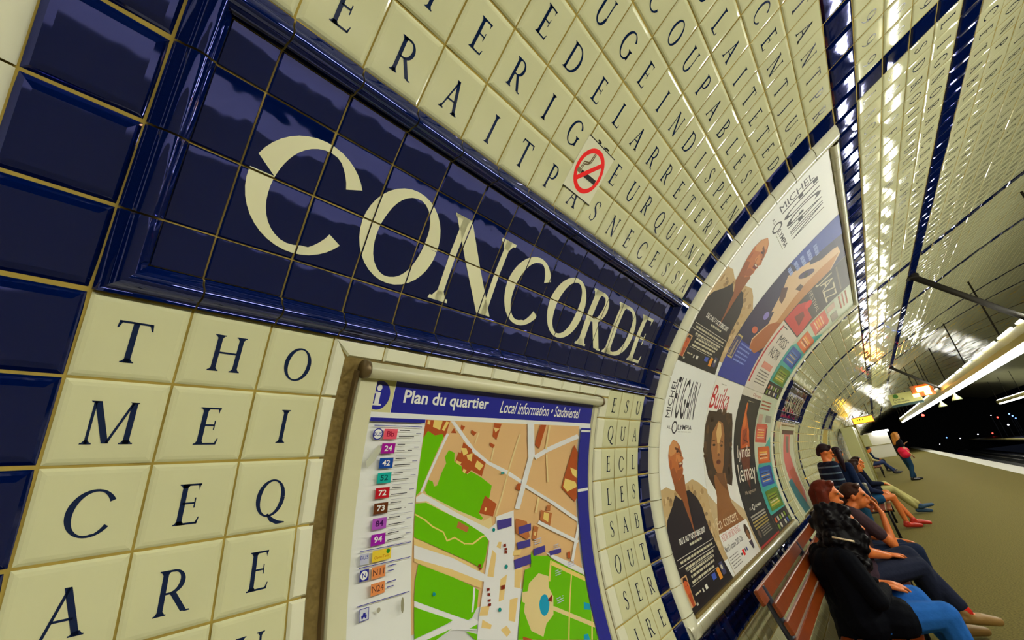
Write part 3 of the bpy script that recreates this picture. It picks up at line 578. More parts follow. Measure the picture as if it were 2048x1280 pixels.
for i in range(16):
    for j in range(4):
        a0 = FW if i == 0 else 0; a1 = 1 - FW if i == 15 else 1; b0 = FW if j == 0 else 0; b1 = 1 - FW if j == 3 else 1
        t0 = row(j) + (row(j + 1) - row(j)) * b0; t1 = row(j) + (row(j + 1) - row(j)) * b1
        # facets of a row share one plane, so the cut tiles at the border stay flush
        Mx = cell_matrix(i + a0, row(j), row(j + 1), w=a1 - a0, jit=.0045, rnd=rt)
        Sh = Matrix.Translation((0, ((b0 + b1) / 2 - .5) * T, 0)) @ Matrix.Diagonal((1, b1 - b0, 1, 1))
        o = bpy.data.objects.new('blue_tile', ME_NAVY); COL.objects.link(o); o.parent = sign; o.matrix_local = SI @ Mx @ Sh
for side, n in (('b', 16), ('t', 16), ('l', 4), ('r', 4)):
    for k in range(n):
        o = obj('moulding', moulding_piece(side, k, k + 1), M['navy']); o.parent = sign; o.matrix_local = SI
def sign_letter(ch, x0, x1, y0=1.12, y1=2.78):
    g, w = GLB[ch]; allx = [q[0] for p in g for q in p]; ally = [q[1] for p in g for q in p]; mnx, mxx = min(allx), max(allx); mny, mxy = min(ally), max(ally)
    v = []; f = []; e = .014
    for p in g:
        P = [(x0 + (x - mnx) / (mxx - mnx) * (x1 - x0), y0 + (y - mny) / (mxy - mny) * (y1 - y0)) for x, y in p]
        for i in range(int(x0), int(x1) + 1):
            q1 = clip_strip(P, i + e, i + 1 - e, 0)
            if not q1: continue
            for j in range(0, 4):
                q = clip_strip(q1, j + e, j + 1 - e, 1)
                if not q: continue
                n0 = len(v); A = wall(0, row(j), .0011); B = wall(0, row(j + 1), .0011)
                for x, y in q: v.append(Vector((wx(x), A.y + (B.y - A.y) * (y - j), A.z + (B.z - A.z) * (y - j))))
                f.append(tuple(range(n0, n0 + len(q))))
    return pydata('letter', v, f)
for ch, a, b, y0, y1 in (('C', 1.10, 2.66, 1.10, 2.80), ('O', 2.83, 4.44, 1.10, 2.80), ('N', 4.53, 6.42, 1.08, 2.80), ('C', 6.57, 8.06, 1.10, 2.80), ('O', 8.30, 9.98, 1.10, 2.80), ('R', 10.06, 11.60, 1.10, 2.79), ('D', 11.70, 13.43, 1.10, 2.79), ('E', 13.54, 14.62, 1.10, 2.79)):
    o = obj('letter', sign_letter(ch, a, b, y0, y1), M['ivory'], sign); o.matrix_local = SI
def copy_tree(o, parent=None):
    c = o.copy(); COL.objects.link(c)
    if parent: c.parent = parent
    for ch in list(o.children): copy_tree(ch, c)
    return c
s2 = copy_tree(sign); s2.location.x += 46 * T; s2['label'] = 'second navy CONCORDE name sign, just past the concert posters'
s3 = copy_tree(sign); s3.location.x += 92 * T; s3['label'] = 'farthest of the navy CONCORDE name signs, small beyond the seated people'

# ------------------------------------------------------------------ ivory trim round the map opening, broken plaster niche behind it
def wall_patch(name, i0, i1, t0, t1, off, material, parent=None, n=None):
    m = MB(); ts = frange(t0, t1, .25)
    for a, b in zip(ts, ts[1:]): m.add([wall(i0, a, off), wall(i1, a, off), wall(i1, b, off), wall(i0, b, off)], [(0, 1, 2, 3)])
    return m.build(name, material, parent)
def bar_on_wall(name, i0, i1, t0, t1, off0, off1, material, parent=None, st=.5, bev=.0):
    """a curved bar lying on the wall: top at off1, back at off0"""
    ts = frange(t0, t1, st); v = []; f = []
    for t in ts:
        v += [wall(i0, t, off0), wall(i0 + bev, t, off1), wall(i1 - bev, t, off1), wall(i1, t, off0)]
    n = len(ts)
    for k in range(n - 1):
        for q in range(3): a = k * 4 + q; f.append((a, a + 1, a + 5, a + 4))
        f.append((k * 4 + 3, k * 4, k * 4 + 4, k * 4 + 7))
    f.append((3, 2, 1, 0)); f.append((n * 4 - 4, n * 4 - 3, n * 4 - 2, n * 4 - 1))
    return obj(name, pydata(name, v, f), material, parent)
def trim_tile(i0, i1, t0, t1, mit0=0, mit1=0, vertical=False, parent=None):
    """ivory edging tile, mitred by mit tiles at either end on its inner side"""
    g = .014; e = .07; z0, z1 = -.004, .003
    if not vertical: outer = [(i0 + g, t1 - g), (i1 - g, t1 - g)]; inner = [(i0 + g + mit0, t0 + g), (i1 - g - mit1, t0 + g)]
    else: outer = [(i0 + g, t0 + g), (i0 + g, t1 - g)]; inner = [(i1 - g, t0 + g + mit0), (i1 - g, t1 - g - mit1)]
    q = [inner[0], inner[1], outer[1], outer[0]]; cx = sum(p[0] for p in q) / 4; cy = sum(p[1] for p in q) / 4
    sx = max(abs(p[0] - cx) for p in q); sy = max(abs(p[1] - cy) for p in q)
    top = [(cx + (p[0] - cx) * (1 - e * .5 / max(sx, .1)), cy + (p[1] - cy) * (1 - e * .5 / max(sy, .1))) for p in q]
    v = [wall(a, b, z0) for a, b in q] + [wall(a, b, z1) for a, b in top]; f = [(4, 5, 6, 7)] + [(k, (k + 1) % 4, 4 + (k + 1) % 4, 4 + k) for k in range(4)]
    me = pydata('trim_tile', v, f); bm = bmesh.new(); bm.from_mesh(me)
    for fc in bm.faces:
        c = fc.calc_center_median()
        if fc.normal.dot(Vector((c.x, -1.2, 1.6)) - c) < 0: fc.normal_flip()
    bm.to_mesh(me); bm.free(); return obj('trim_tile', me, M['trim'], parent)
for per in (0, 1):
    b0 = per * 46
    for k in range(3, 13): trim_tile(b0 + k, b0 + k + 1, -.31, 0, .29 if k == 3 else 0, 0, parent=wall_left)
    for j in range(-9, 0): trim_tile(b0 + 3, b0 + 3.29, row(j), row(j + 1), 0, .31 if j == -1 else 0, True, parent=wall_left)
    for j in range(-9, 0): trim_tile(b0 + 12.46, b0 + 13, row(j), row(j + 1) - (.31 if j == -1 else 0), 0, 0, True, parent=wall_left)
    wall_patch('niche', b0 + 3.2, b0 + 12.55, -8.8, -.25, -.0034, M['rough_plaster'], wall_left)

# ------------------------------------------------------------------ street map panel
WHT = rgb(232, 233, 230); BLU = rgb(38, 42, 150); INK = rgb(25, 25, 40)
mp = thing('map_panel', 'neighbourhood street map in an ivory metal frame under the CONCORDE sign', 'map', (wx(8), .95, 1.2))
MI = Matrix.Translation(-Vector((wx(8), .95, 1.2)))
def sub(o, root, inv):
    o.parent = root; o.matrix_local = inv; return o
sub(bar_on_wall('side_frame', 3.56, 3.95, -8.7, -.5, .0, .016, M['alu'], st=.25, bev=.03), mp, MI)
sub(bar_on_wall('side_frame', 11.97, 12.26, -8.7, -.5, .0, .016, M['alu'], st=.25, bev=.04), mp, MI)
sub(bar_on_wall('frame_edge', 3.50, 3.565, -8.7, -.5, -.004, .011, M['alu_dark'], st=.25, bev=.01), mp, MI)
sub(bar_on_wall('frame_edge', 12.26, 12.33, -8.7, -.5, -.004, .009, M['alu_dark'], st=.25, bev=.01), mp, MI)
sub(bar_on_wall('bottom_frame', 3.56, 12.26, -8.75, -8.5, .0, .02, M['alu'], st=.25, bev=.03), mp, MI)
c0 = wall(3.62, -.45, .022); c1 = wall(12.16, -.45, .022)
sub(MB().tube([c0, c1], .021, 20).build('roller', M['alu'], smooth=True), mp, MI)
sub(MB().tube([wall(3.55, -.45, .022), wall(3.63, -.45, .022)], .024, 20).build('roller_cap', M['alu_dark'], smooth=True), mp, MI)
sub(MB().tube([wall(12.15, -.45, .022), wall(12.24, -.45, .022)], .024, 20).build('roller_cap', M['alu_dark'], smooth=True), mp, MI)
P = Print(.006, knot=.25)
P.rect(3.7, -8.6, 12.1, -.4, WHT)
P.rect(4.38, -1.19, 11.98, -.56, BLU)
P.rect(3.74, -1.19, 4.37, -.56, rgb(205, 202, 150), up=False)
P.ell(4.05, -.89, .245, .265, BLU, 32)
P.ell(4.045, -.755, .052, .058, WHT, 16); P.rect(3.99, -1.06, 4.085, -.835, WHT, False); P.rect(3.945, -1.075, 4.14, -1.045, WHT, False); P.rect(3.95, -.86, 4.03, -.83, WHT, False)
P.text('Plan du quartier', 4.62, -1.07, 7.05, -.74, WHT, bold=.022)
P.text('Local information \u2022 Stadtviertel', 7.48, -1.055, 11.22, -.76, WHT, bold=.008, shear=.25)
MC = {'g': rgb(106, 190, 12), 'r': rgb(178, 84, 44), 'w': rgb(230, 230, 232), 'y': rgb(236, 206, 118), 'b': rgb(20, 156, 196), 'o': rgb(232, 200, 132), 'n': rgb(186, 112, 66), 't': rgb(20, 140, 140), 'p': rgb(72, 62, 146), 'k': rgb(130, 40, 30), 'c': rgb(228, 206, 150)}
MAPX0, MAPX1 = 5.26, 11.32
P.rect(MAPX0, -8.5, MAPX1, -1.29, rgb(224, 182, 130))
P.rect(MAPX0, -8.5, 8.8, -5.1, rgb(214, 214, 216)); P.rect(MAPX0, -8.5, 7.0, -5.7, MC['g']); P.rect(8.8, -8.5, MAPX1, -6.85, MC['g']); P.line([(MAPX0, -7.1), (7.0, -6.6)], .12, MC['w'])
for c, pts in MAPD:
    q = clip_strip(pts, MAPX0, MAPX1, 0) if min(p[0] for p in pts) < MAPX0 or max(p[0] for p in pts) > MAPX1 else pts
    if q: P.poly(q, MC[c])
for k, (x, y) in enumerate(((9.06, -4.13), (9.9, -4.4), (9.85, -5.0), (9.75, -5.6), (10.5, -4.93))):
    for n in range(3): P.greek(x + .05, x + .36, y - .02 - n * .05, .02, rgb(190, 190, 215), k * 7 + n)
P.rect(11.34, -8.5, 11.95, -1.33, BLU); P.rect(11.34, -3.2, 11.95, -3.12, WHT); P.rect(11.36, -1.45, 11.93, -1.39, WHT)
P.rect(3.94, -1.35, 5.2, -1.28, BLU)
P.line([(4.05, -1.42), (5.14, -1.43)], .012, BLU)
P.ell(4.155, -1.575, .105, .105, BLU, 24); P.ell(4.155, -1.575, .085, .085, WHT, 24); P.text('BUS', 4.075, -1.605, 4.235, -1.545, BLU, bold=.02)
rowsL = [('Bb', -1.665, rgb(232, 88, 112), rgb(150, 20, 60)), ('24', -1.925, rgb(160, 20, 150), WHT), ('42', -2.185, rgb(20, 70, 160), WHT), ('52', -2.445, rgb(20, 168, 160), rgb(10, 80, 90)), ('72', -2.705, rgb(190, 22, 40), WHT), ('73', -2.965, rgb(100, 50, 26), WHT), ('84', -3.22, rgb(170, 80, 190), rgb(70, 20, 90)), ('94', -3.48, rgb(152, 24, 166), WHT)]
for k, (s, y, c, tc) in enumerate(rowsL):
    P.rect(4.28, y, 4.575, y + .185, c); P.text(s, 4.345, y + .045, 4.51, y + .145, tc, bold=.02)
    P.greek(4.62, 4.86, y + .155, .014, INK, k); P.greek(4.62, 4.98, y + .04, .014, INK, k + 20); P.greek(5.02, 5.14, y + .1, .014, rgb(120, 120, 160), k + 40)
    P.line([(4.62, y - .04), (5.15, y - .045)], .006, rgb(150, 150, 170))
for y in (-3.525, -3.78, -4.35): P.line([(4.08, y), (5.16, y - .02)], .012, BLU)
P.rect(4.33, -3.745, 4.72, -3.565, rgb(230, 200, 60)); P.ell(4.655, -3.61, .04, .04, rgb(30, 140, 40), 14); P.text('OpenTour', 4.37, -3.715, 4.69, -3.655, rgb(190, 120, 20), bold=.01)
P.rect(4.09, -3.74, 4.26, -3.57, rgb(190, 192, 215)); P.text('BUS', 4.1, -3.66, 4.25, -3.6, BLU)
P.rect(4.105, -3.995, 4.28, -3.82, BLU); P.ell(4.19, -3.907, .07, .07, WHT, 20); P.text('N', 4.155, -3.945, 4.225, -3.87, BLU, bold=.02)
for s, y in (('N11', -4.005), ('N24', -4.26)):
    P.rect(4.335, y, 4.615, y + .185, rgb(226, 140, 84)); P.text(s, 4.36, y + .045, 4.59, y + .145, rgb(90, 50, 50)); P.greek(4.66, 4.85, y + .14, .014, BLU, int(y * 10)); P.greek(4.66, 4.8, y + .06, .014, BLU, int(y * 20))
P.rect(4.13, -4.585, 4.315, -4.40, BLU); P.rect(4.14, -4.575, 4.305, -4.41, rgb(200, 205, 220)); P.rect(4.17, -4.53, 4.27, -4.5, BLU); P.ell(4.19, -4.535, .018, .018, BLU, 10); P.ell(4.25, -4.535, .018, .018, BLU, 10); P.rect(4.2, -4.5, 4.25, -4.47, BLU)
P.poly([(3.98, -2.05), (4.2, -1.75), (4.26, -1.85), (4.15, -2.05), (4.02, -2.16)], rgb(196, 198, 180)); P.ell(5.0, -4.55, .035, .13, rgb(150, 146, 120), 10); P.ell(4.5, -4.5, .04, .04, rgb(165, 160, 140), 8)
sub(P.build('map_print', None, M['print_gloss']), mp, MI)

# ------------------------------------------------------------------ no-smoking plate
ns = thing('no_smoking_sign', 'small no smoking plate with a red barred circle on the lettered tiles', 'sign', (wx(7.5), .5, 2.5)); NI = Matrix.Translation(-Vector((wx(7.5), .5, 2.5)))
sub(bar_on_wall('plate', 6.93, 8.14, 4.50, 5.73, .0008, .0022, M['trim'], st=.25, bev=.01), ns, NI)
P = Print(.0024, knot=.25); RED = rgb(255, 6, 4); BLK = rgb(14, 12, 16)
P.line([(6.93, 5.725), (8.14, 5.735)], .022, BLK); P.line([(6.94, 4.505), (8.15, 4.51)], .022, BLK)
cx, cy = 7.53, 5.12
P.polys([[(cx + r0 * math.cos(a), cy + r0 * math.sin(a)), (cx + r1 * math.cos(a), cy + r1 * math.sin(a)), (cx + r1 * math.cos(b), cy + r1 * math.sin(b)), (cx + r0 * math.cos(b), cy + r0 * math.sin(b))] for r0, r1 in ((.41, .52),) for a, b in ((k * math.pi / 20, (k + 1) * math.pi / 20) for k in range(40))], RED)
P.line([(7.30, 4.99), (7.90, 5.01)], .11, BLK); P.line([(7.14, 5.0), (7.24, 5.0)], .11, rgb(120, 112, 80))
for d in (-.022, .022): P.line([(7.22 + d, 5.08), (7.24 + d, 5.2 - d), (7.36, 5.24 - d), (7.42 + d, 5.3), (7.44 + d, 5.5)], .03, rgb(110, 88, 50))
P.line([(7.20, 4.79), (7.86, 5.45)], .11, RED)
sub(P.build('pictogram'), ns, NI)
for x in (7.28, 7.65): sub(bar_on_wall('clip', x, x + .13, 5.765, 5.80, .0008, .002, M['pipe'], st=.03), ns, NI)

# ------------------------------------------------------------------ poster hoarding and its eight posters
bb = thing('billboard', 'tall ivory ceramic frame around the two rows of concert posters', 'billboard', (wx(31), 1.0, 1.5)); BI = Matrix.Translation(-Vector((wx(31), 1.0, 1.5)))
FP = [(0.0, -.006), (.03, .006), (.16, .016), (.5, .022), (.84, .018), (.97, .008), (1.0, -.004)]
def frame_piece(vert, a0, b0, a1, b1, flip, parent, inv):
    """vert: across i from a0 to b0, along t from a1 to b1"""
    v = []; f = []; st = 3; g = .012
    for o, h in FP:
        for k in range(st):
            al = a1 + g + (b1 - a1 - 2 * g) * k / (st - 1); ac = a0 + (b0 - a0) * (1 - o if flip else o)
            v.append(wall(ac, al, h) if vert else wall(al, ac, h))
    for q in range(len(FP) - 1):
        for k in range(st - 1): f.append((q * st + k, q * st + k + 1, (q + 1) * st + k + 1, (q + 1) * st + k))
    me = pydata('frame_tile', v, f); bm = bmesh.new(); bm.from_mesh(me)
    for fc in bm.faces:
        c = fc.calc_center_median()
        if fc.normal.dot(Vector((c.x, -1.2, 1.6)) - c) < 0: fc.normal_flip()
        fc.smooth = True
    bm.to_mesh(me); bm.free(); return sub(obj('frame_tile', me, M['trim']), parent, inv)
def hoarding(root, inv, s):
    for j in range(-9, 12):
        frame_piece(True, s + 17, s + 18, max(row(j), -8.7), row(j + 1), False, root, inv)
        frame_piece(True, s + 44, s + 45, max(row(j), -8.7), row(j + 1), True, root, inv)
    for k in range(17, 45):
        if k > 17 and k < 44: frame_piece(False, 11.72, row(12), s + k, s + k + 1, False, root, inv)
        frame_piece(False, -8.75, -8.22, s + k, s + k + 1, False, root, inv)
    sub(wall_patch('backing_board', s + 17.9, s + 44.1, -8.3, 11.9, -.003, M['board']), root, inv)
    sub(bar_on_wall('ledge_slot', s + 18, s + 44, -8.25, -8.14, -.002, .02, M['slot'], st=.05), root, inv)
M['board'] = mat('paste_board', (.60, .60, .45), .6); M['slot'] = mat('brown_slot', (.22, .15, .03), .5)
hoarding(bb, BI, 0)
b2 = thing('billboard', 'plain ivory frame at the left edge beside the dark tile column', 'billboard', (wx(-15), 1.0, 1.5)); B2I = Matrix.Translation(-Vector((wx(-15), 1.0, 1.5)))
for j in range(-9, 12): frame_piece(True, -2, -1, max(row(j), -8.7), row(j + 1), True, b2, B2I)
sub(wall_patch('backing_board', -8, -1.9, -8.3, 11.9, -.003, M['board']), b2, B2I)
PC = [(18.0, 24.45), (24.45, 31.0), (31.0, 37.4), (37.4, 44.0)]
YB = [(-8.13, 1.76), (1.80, 11.70)]
OFFW = rgb(242, 244, 238); SKIN = rgb(196, 112, 56); JACK = rgb(34, 26, 34); STONE = rgb(202, 172, 122); DRK = rgb(22, 18, 30)
def poster_a(dy, name, label):
    """bald singer in a dark jacket under a tall thin title"""
    P = Print(.0005); y0 = -8.13 + dy; y1 = 1.76 + dy
    Y = lambda pts: [(x, y + dy) for x, y in pts]
    P.rect(18.0, y0, 24.45, y1, OFFW)
    P.text('MICHEL', 18.5, -.75 + dy, 19.05, .98 + dy, INK, rot=True)
    P.text('FUGAIN', 19.15, -.76 + dy, 22.3, 1.14 + dy, INK)
    P.text('A L', 18.85, -1.23 + dy, 19.3, -1.09 + dy, INK, bold=.01)
    P.polys([[(19.8 + a * math.cos(t1), -1.16 + dy + b * math.sin(t1)), (19.8 + a2 * math.cos(t1), -1.16 + dy + b2 * math.sin(t1)), (19.8 + a2 * math.cos(t2), -1.16 + dy + b2 * math.sin(t2)), (19.8 + a * math.cos(t2), -1.16 + dy + b * math.sin(t2))] for a, b, a2, b2 in ((.27, .22, .38, .3),) for t1, t2 in ((k * math.pi / 4 + .3, (k + 1) * math.pi / 4 + .3) for k in range(8))], INK)
    P.text('LYMPIA', 20.22, -1.25 + dy, 22.25, -1.03 + dy, INK, bold=.02)
    P.greek(20.3, 22.2, -1.36 + dy, .03, rgb(170, 170, 150), 5)
    P.poly(Y([(18.0, -3.75), (18.8, -3.65), (19.6, -3.85), (21.3, -3.7), (22.3, -3.55), (23.2, -3.75), (24.45, -4.2), (24.45, -7.4), (18.0, -7.4)]), STONE)
    r = random.Random(4)
    for k in range(90):
        x, y = r.uniform(18.1, 24.3), r.uniform(-6.9, -3.9); P.ell(x, y + dy, r.uniform(.08, .28), r.uniform(.06, .18), rgb(*r.choice([(176, 140, 92), (218, 192, 146), (150, 120, 82), (196, 160, 104)])), 8, up=(k % 15 == 0))
    # jacket
    P.poly(Y([(18.0, -6.4), (18.05, -5.3), (18.35, -4.9), (19.2, -4.45), (19.75, -4.05), (20.4, -4.3), (21.2, -4.0), (21.7, -4.0), (22.7, -4.45), (23.15, -4.9), (23.5, -6.4), (23.8, -7.4), (24.0, -8.13), (18.0, -8.13)]), JACK)
    P.poly(Y([(19.65, -3.0), (19.8, -3.85), (20.6, -4.35), (21.08, -5.3), (21.25, -6.2), (21.3, -5.0), (21.25, -4.0), (21.2, -3.3)]), rgb(150, 84, 40))
    P.poly(Y([(21.28, -4.1), (21.75, -4.0), (21.5, -4.9), (21.35, -5.9)]), rgb(24, 20, 26))
    # head looking up to the right
    P.poly(Y([(19.75, -1.70), (20.25, -1.78), (20.7, -2.0), (20.95, -2.28), (21.02, -2.42), (21.25, -2.56), (21.08, -2.66), (21.12, -2.78), (21.05, -2.9), (21.14, -3.05), (21.0, -3.28), (20.5, -3.5), (19.75, -3.62), (19.62, -3.3), (19.35, -2.9), (19.2, -2.4), (19.32, -1.98)]), SKIN)
    P.poly(Y([(19.75, -1.72), (20.2, -1.8), (20.5, -2.0), (20.1, -2.3), (19.5, -2.45), (19.25, -2.3), (19.34, -2.0)]), rgb(214, 150, 92))
    P.poly(Y([(19.4, -3.0), (19.9, -2.9), (20.3, -3.3), (20.5, -3.5), (19.75, -3.62)]), rgb(160, 84, 40))
    P.poly(Y([(20.0, -2.02), (20.5, -2.1), (20.9, -2.3), (20.85, -2.36), (20.4, -2.22), (20.0, -2.12)]), rgb(110, 56, 30)); P.ell(20.35, -2.24 + dy, .14, .04, rgb(60, 30, 24), 10); P.ell(20.85, -2.40 + dy, .08, .035, rgb(60, 30, 24), 10)
    P.poly(Y([(20.45, -2.78), (20.75, -2.70), (21.05, -2.74), (21.0, -2.9), (20.6, -2.95)]), rgb(120, 40, 28)); P.poly(Y([(20.5, -2.79), (20.78, -2.73), (21.02, -2.76), (20.8, -2.82)]), rgb(230, 215, 190))
    P.poly(Y([(20.2, -2.35), (20.7, -2.42), (20.9, -2.62), (20.6, -2.75), (20.15, -2.65)]), rgb(216, 138, 78)); P.poly(Y([(20.3, -3.05), (21.0, -3.0), (21.05, -3.2), (20.6, -3.42), (20.1, -3.38)]), rgb(166, 88, 44)); P.line(Y([(20.3, -2.55), (20.5, -2.75), (20.55, -2.95)]), .035, rgb(130, 66, 34))
    P.ell(19.5, -2.75 + dy, .13, .2, rgb(176, 94, 50), 12)
    # dark lower part with the bill
    P.poly(Y([(18.0, -8.13), (18.0, -6.3), (18.3, -6.1), (23.5, -6.1), (23.75, -7.2), (24.0, -8.13)]), rgb(26, 22, 28))
    P.text('DU 5 AU 7 OCTOBRE 2007', 19.1, -5.93 + dy, 22.7, -5.70 + dy, rgb(238, 236, 226), bold=.03)
    P.greek(20.2, 21.9, -6.12 + dy, .09, rgb(200, 196, 170), 3)
    for a, b, c, d in ((18.35, -6.35, 23.4, -6.33), (18.3, -6.62, 23.3, -6.64)): P.line(Y([(a, b), (c, d)]), .025, rgb(220, 216, 200))
    for k, (x, w, yy) in enumerate(((18.6, 23.1, -6.53), (18.9, 22.9, -6.8), (19.3, 22.7, -6.98), (19.2, 22.5, -7.14), (19.1, 22.2, -7.32))): P.greek(x, w, yy + dy, .085, rgb(206, 200, 170), 11 + k)
    for yy in (-6.84, -7.38): P.line(Y([(18.95, yy), (22.6, yy - .02)]), .018, rgb(200, 196, 180))
    P.poly(Y([(17.98 + .03, -6.92), (18.75, -6.92), (18.6, -7.92), (18.03, -7.92)]), rgb(206, 160, 110)); P.ell(18.4, -7.3 + dy, .25, .34, rgb(208, 92, 40), 14); P.poly(Y([(18.2, -7.5), (18.6, -7.5), (18.5, -7.92), (18.25, -7.92)]), rgb(178, 74, 34)); P.ell(18.33, -7.24 + dy, .04, .02, DRK, 8); P.ell(18.52, -7.24 + dy, .04, .02, DRK, 8); P.poly(Y([(18.15, -7.1), (18.3, -6.95), (18.6, -6.98), (18.66, -7.15), (18.4, -7.06)]), rgb(60, 30, 20))
    P.rect(20.2, -7.78 + dy, 20.5, -7.62 + dy, rgb(226, 224, 210)); P.rect(19.8, -7.78 + dy, 19.95, -7.64 + dy, rgb(226, 224, 210)); P.rect(21.4, -7.7 + dy, 21.95, -7.48 + dy, rgb(60, 90, 190)); P.rect(22.25, -7.85 + dy, 22.7, -7.42 + dy, rgb(236, 150, 40)); P.rect(22.85, -7.8 + dy, 23.4, -7.3 + dy, rgb(70, 72, 110)); P.ell(23.1, -7.5 + dy, .15, .1, rgb(200, 196, 170), 10)
    P.greek(18.9, 19.6, -7.7 + dy, .06, rgb(200, 190, 160), 77); P.rect(18.65, -7.98 + dy, 18.85, -7.9 + dy, rgb(200, 196, 180))
    o = P.build(name); return tag(o, label, 'poster', None)
poster_a(0.0, 'poster', 'lower-left poster: bald singer in dark jacket, bottom row of the frame')
poster_a(9.9, 'poster', 'upper-left poster: bald singer in dark jacket, top row beside blue poster')
# woman with full curly hair
P = Print(.0005); P.rect(24.48, -8.13, 31.0, 1.76, rgb(242, 240, 230))
P.greek(25.8, 26.9, 1.42, .04, rgb(180, 176, 160), 2)
DRED = rgb(206, 22, 30)
P.text('Buika', 24.55, 0.0, 28.4, 1.3, DRED, shear=.22)
P.poly([(24.48, -4.4), (25.6, -5.0), (28.6, -5.0), (31.0, -5.9), (31.0, -8.13), (24.48, -8.13)], rgb(206, 180, 136))
r = random.Random(9); HAIR = rgb(62, 40, 22)
P.poly([(24.75, -.15), (29.8, -.1), (30.35, -.7), (30.6, -1.7), (30.45, -2.9), (30.2, -3.9), (29.6, -4.4), (28.6, -4.2), (26.0, -4.35), (25.0, -3.6), (24.55, -2.4), (24.5, -1.0)], HAIR)
for k in range(70):
    a = r.uniform(0, 2 * math.pi); P.ell(27.5 + 2.75 * math.cos(a), -2.1 + 2.05 * math.sin(a), r.uniform(.2, .4), r.uniform(.12, .26), rgb(*r.choice([(62, 40, 22), (80, 54, 28), (46, 30, 18), (96, 66, 34)])), 9, up=(k % 14 == 0))
P.poly([(26.1, -3.6), (26.0, -4.7), (25.3, -5.5), (24.6, -6.3), (30.6, -6.6), (29.4, -5.9), (28.6, -5.2), (28.5, -3.6)], rgb(150, 96, 48))
P.poly([(27.0, -.62), (28.0, -.75), (28.6, -1.4), (28.7, -2.3), (28.4, -3.1), (27.7, -3.75), (27.1, -3.75), (26.3, -3.1), (25.85, -2.2), (26.0, -1.3)], rgb(166, 108, 58))
P.poly([(27.0, -.7), (27.6, -.8), (28.0, -1.4), (27.6, -1.9), (27.1, -1.9), (26.8, -1.3)], rgb(226, 184, 118)); P.poly([(27.2, -1.9), (27.55, -1.9), (27.8, -2.5), (27.1, -2.5)], rgb(196, 140, 80))
P.ell(26.45, -2.0, .28, .07, rgb(50, 28, 18), 12); P.ell(28.05, -2.05, .26, .07, rgb(50, 28, 18), 12); P.line([(26.1, -1.78), (26.7, -1.72)], .05, rgb(60, 34, 20)); P.line([(27.8, -1.78), (28.35, -1.86)], .05, rgb(60, 34, 20))
P.ell(27.3, -2.95, .48, .13, rgb(108, 46, 34), 14); P.line([(26.9, -2.95), (27.7, -2.95)], .03, rgb(60, 24, 20)); P.ell(27.4, -2.55, .24, .08, rgb(120, 72, 40), 10)
P.poly([(26.4, -3.5), (28.2, -3.6), (28.4, -4.6), (27.2, -4.1)], rgb(120, 74, 36))
P.text('En concert', 24.7, -6.18, 28.9, -5.62, rgb(232, 214, 180), bold=.0)
P.rect(24.5, -8.13, 30.6, -6.35, rgb(238, 236, 228))
P.text('NEW MORNING', 24.75, -6.72, 28.5, -6.42, rgb(210, 70, 60), serif=True)
P.text('Mardi 2 octobre 2007 \u00e0 20h', 24.6, -7.18, 28.3, -6.92, INK, bold=.01)
for k in range(5): P.greek(24.7, 26.5, -7.45 - k * .12, .04, rgb(120, 116, 110), 50 + k)
P.rect(27.2, -7.78, 27.6, -7.5, RED); P.rect(27.75, -7.7, 27.95, -7.52, rgb(60, 60, 60)); P.rect(28.1, -7.68, 28.35, -7.5, rgb(30, 60, 140)); P.rect(26.8, -7.7, 27.1, -7.6, rgb(50, 50, 50))
P.ell(29.7, -6.95, .5, .42, rgb(70, 48, 30), 16); P.poly([(29.4, -6.9), (29.9, -6.85), (29.95, -7.25), (29.6, -7.4), (29.4, -7.2)], rgb(150, 100, 60)); P.poly([(29.2, -7.4), (30.0, -7.4), (29.8, -7.8), (29.4, -7.8)], rgb(60, 46, 70))
tag(P.build('poster'), 'white concert poster of a woman with big curly hair and red title', 'poster')
# dark poster with an orange figure
P = Print(.0005); P.rect(31.03, -8.13, 37.4, 1.76, rgb(28, 24, 26)); P.rect(31.03, 1.25, 37.4, 1.76, rgb(222, 216, 198)); P.text('Olympia', 34.2, 1.32, 37.0, 1.6, rgb(180, 60, 50), shear=.2)
P.greek(33.4, 35.2, .95, .05, rgb(190, 180, 150), 8)
P.poly([(33.2, .85), (33.6, .8), (33.75, .1), (34.6, -.5), (35.4, -1.1), (35.8, -2.2), (32.9, -2.3), (32.9, -1.3), (33.1, -.4)], rgb(206, 92, 28)); P.ell(33.7, -.5, .42, .42, rgb(226, 120, 44), 14); P.poly([(33.3, -1.1), (34.6, -.9), (35.0, -1.9), (33.4, -2.1)], rgb(160, 60, 22)); P.line([(33.2, .8), (33.5, -.4)], .14, rgb(236, 140, 60)); P.line([(34.6, -1.1), (33.8, -1.7), (35.2, -1.9)], .1, rgb(90, 32, 16))
P.poly([(32.6, -2.3), (36, -2.3), (35.4, -3.6), (34.2, -5.0), (33.4, -4.0)], rgb(110, 48, 20))
P.text('lynda', 32.0, -3.15, 35.9, -2.1, rgb(232, 226, 206)); P.text('l\u00e9may', 31.7, -4.75, 36.9, -3.3, rgb(232, 226, 206))
P.text('Ma signature', 32.4, -5.25, 35.7, -4.98, rgb(210, 190, 160), shear=.3)
P.text('A L', 32.2, -6.1, 32.8, -5.95, rgb(226, 224, 210)); P.ell(33.4, -6.02, .38, .2, rgb(226, 224, 210), 6); P.ell(33.4, -6.02, .24, .12, rgb(28, 24, 26), 6); P.text('OLYMPIA', 33.9, -6.1, 36.0, -5.94, rgb(226, 224, 210), bold=.02)
for k in range(5): P.greek(31.8, 36.3, -6.5 - k * .17, .09, rgb(190, 186, 168) if k < 2 else rgb(190, 170, 90), 31 + k)
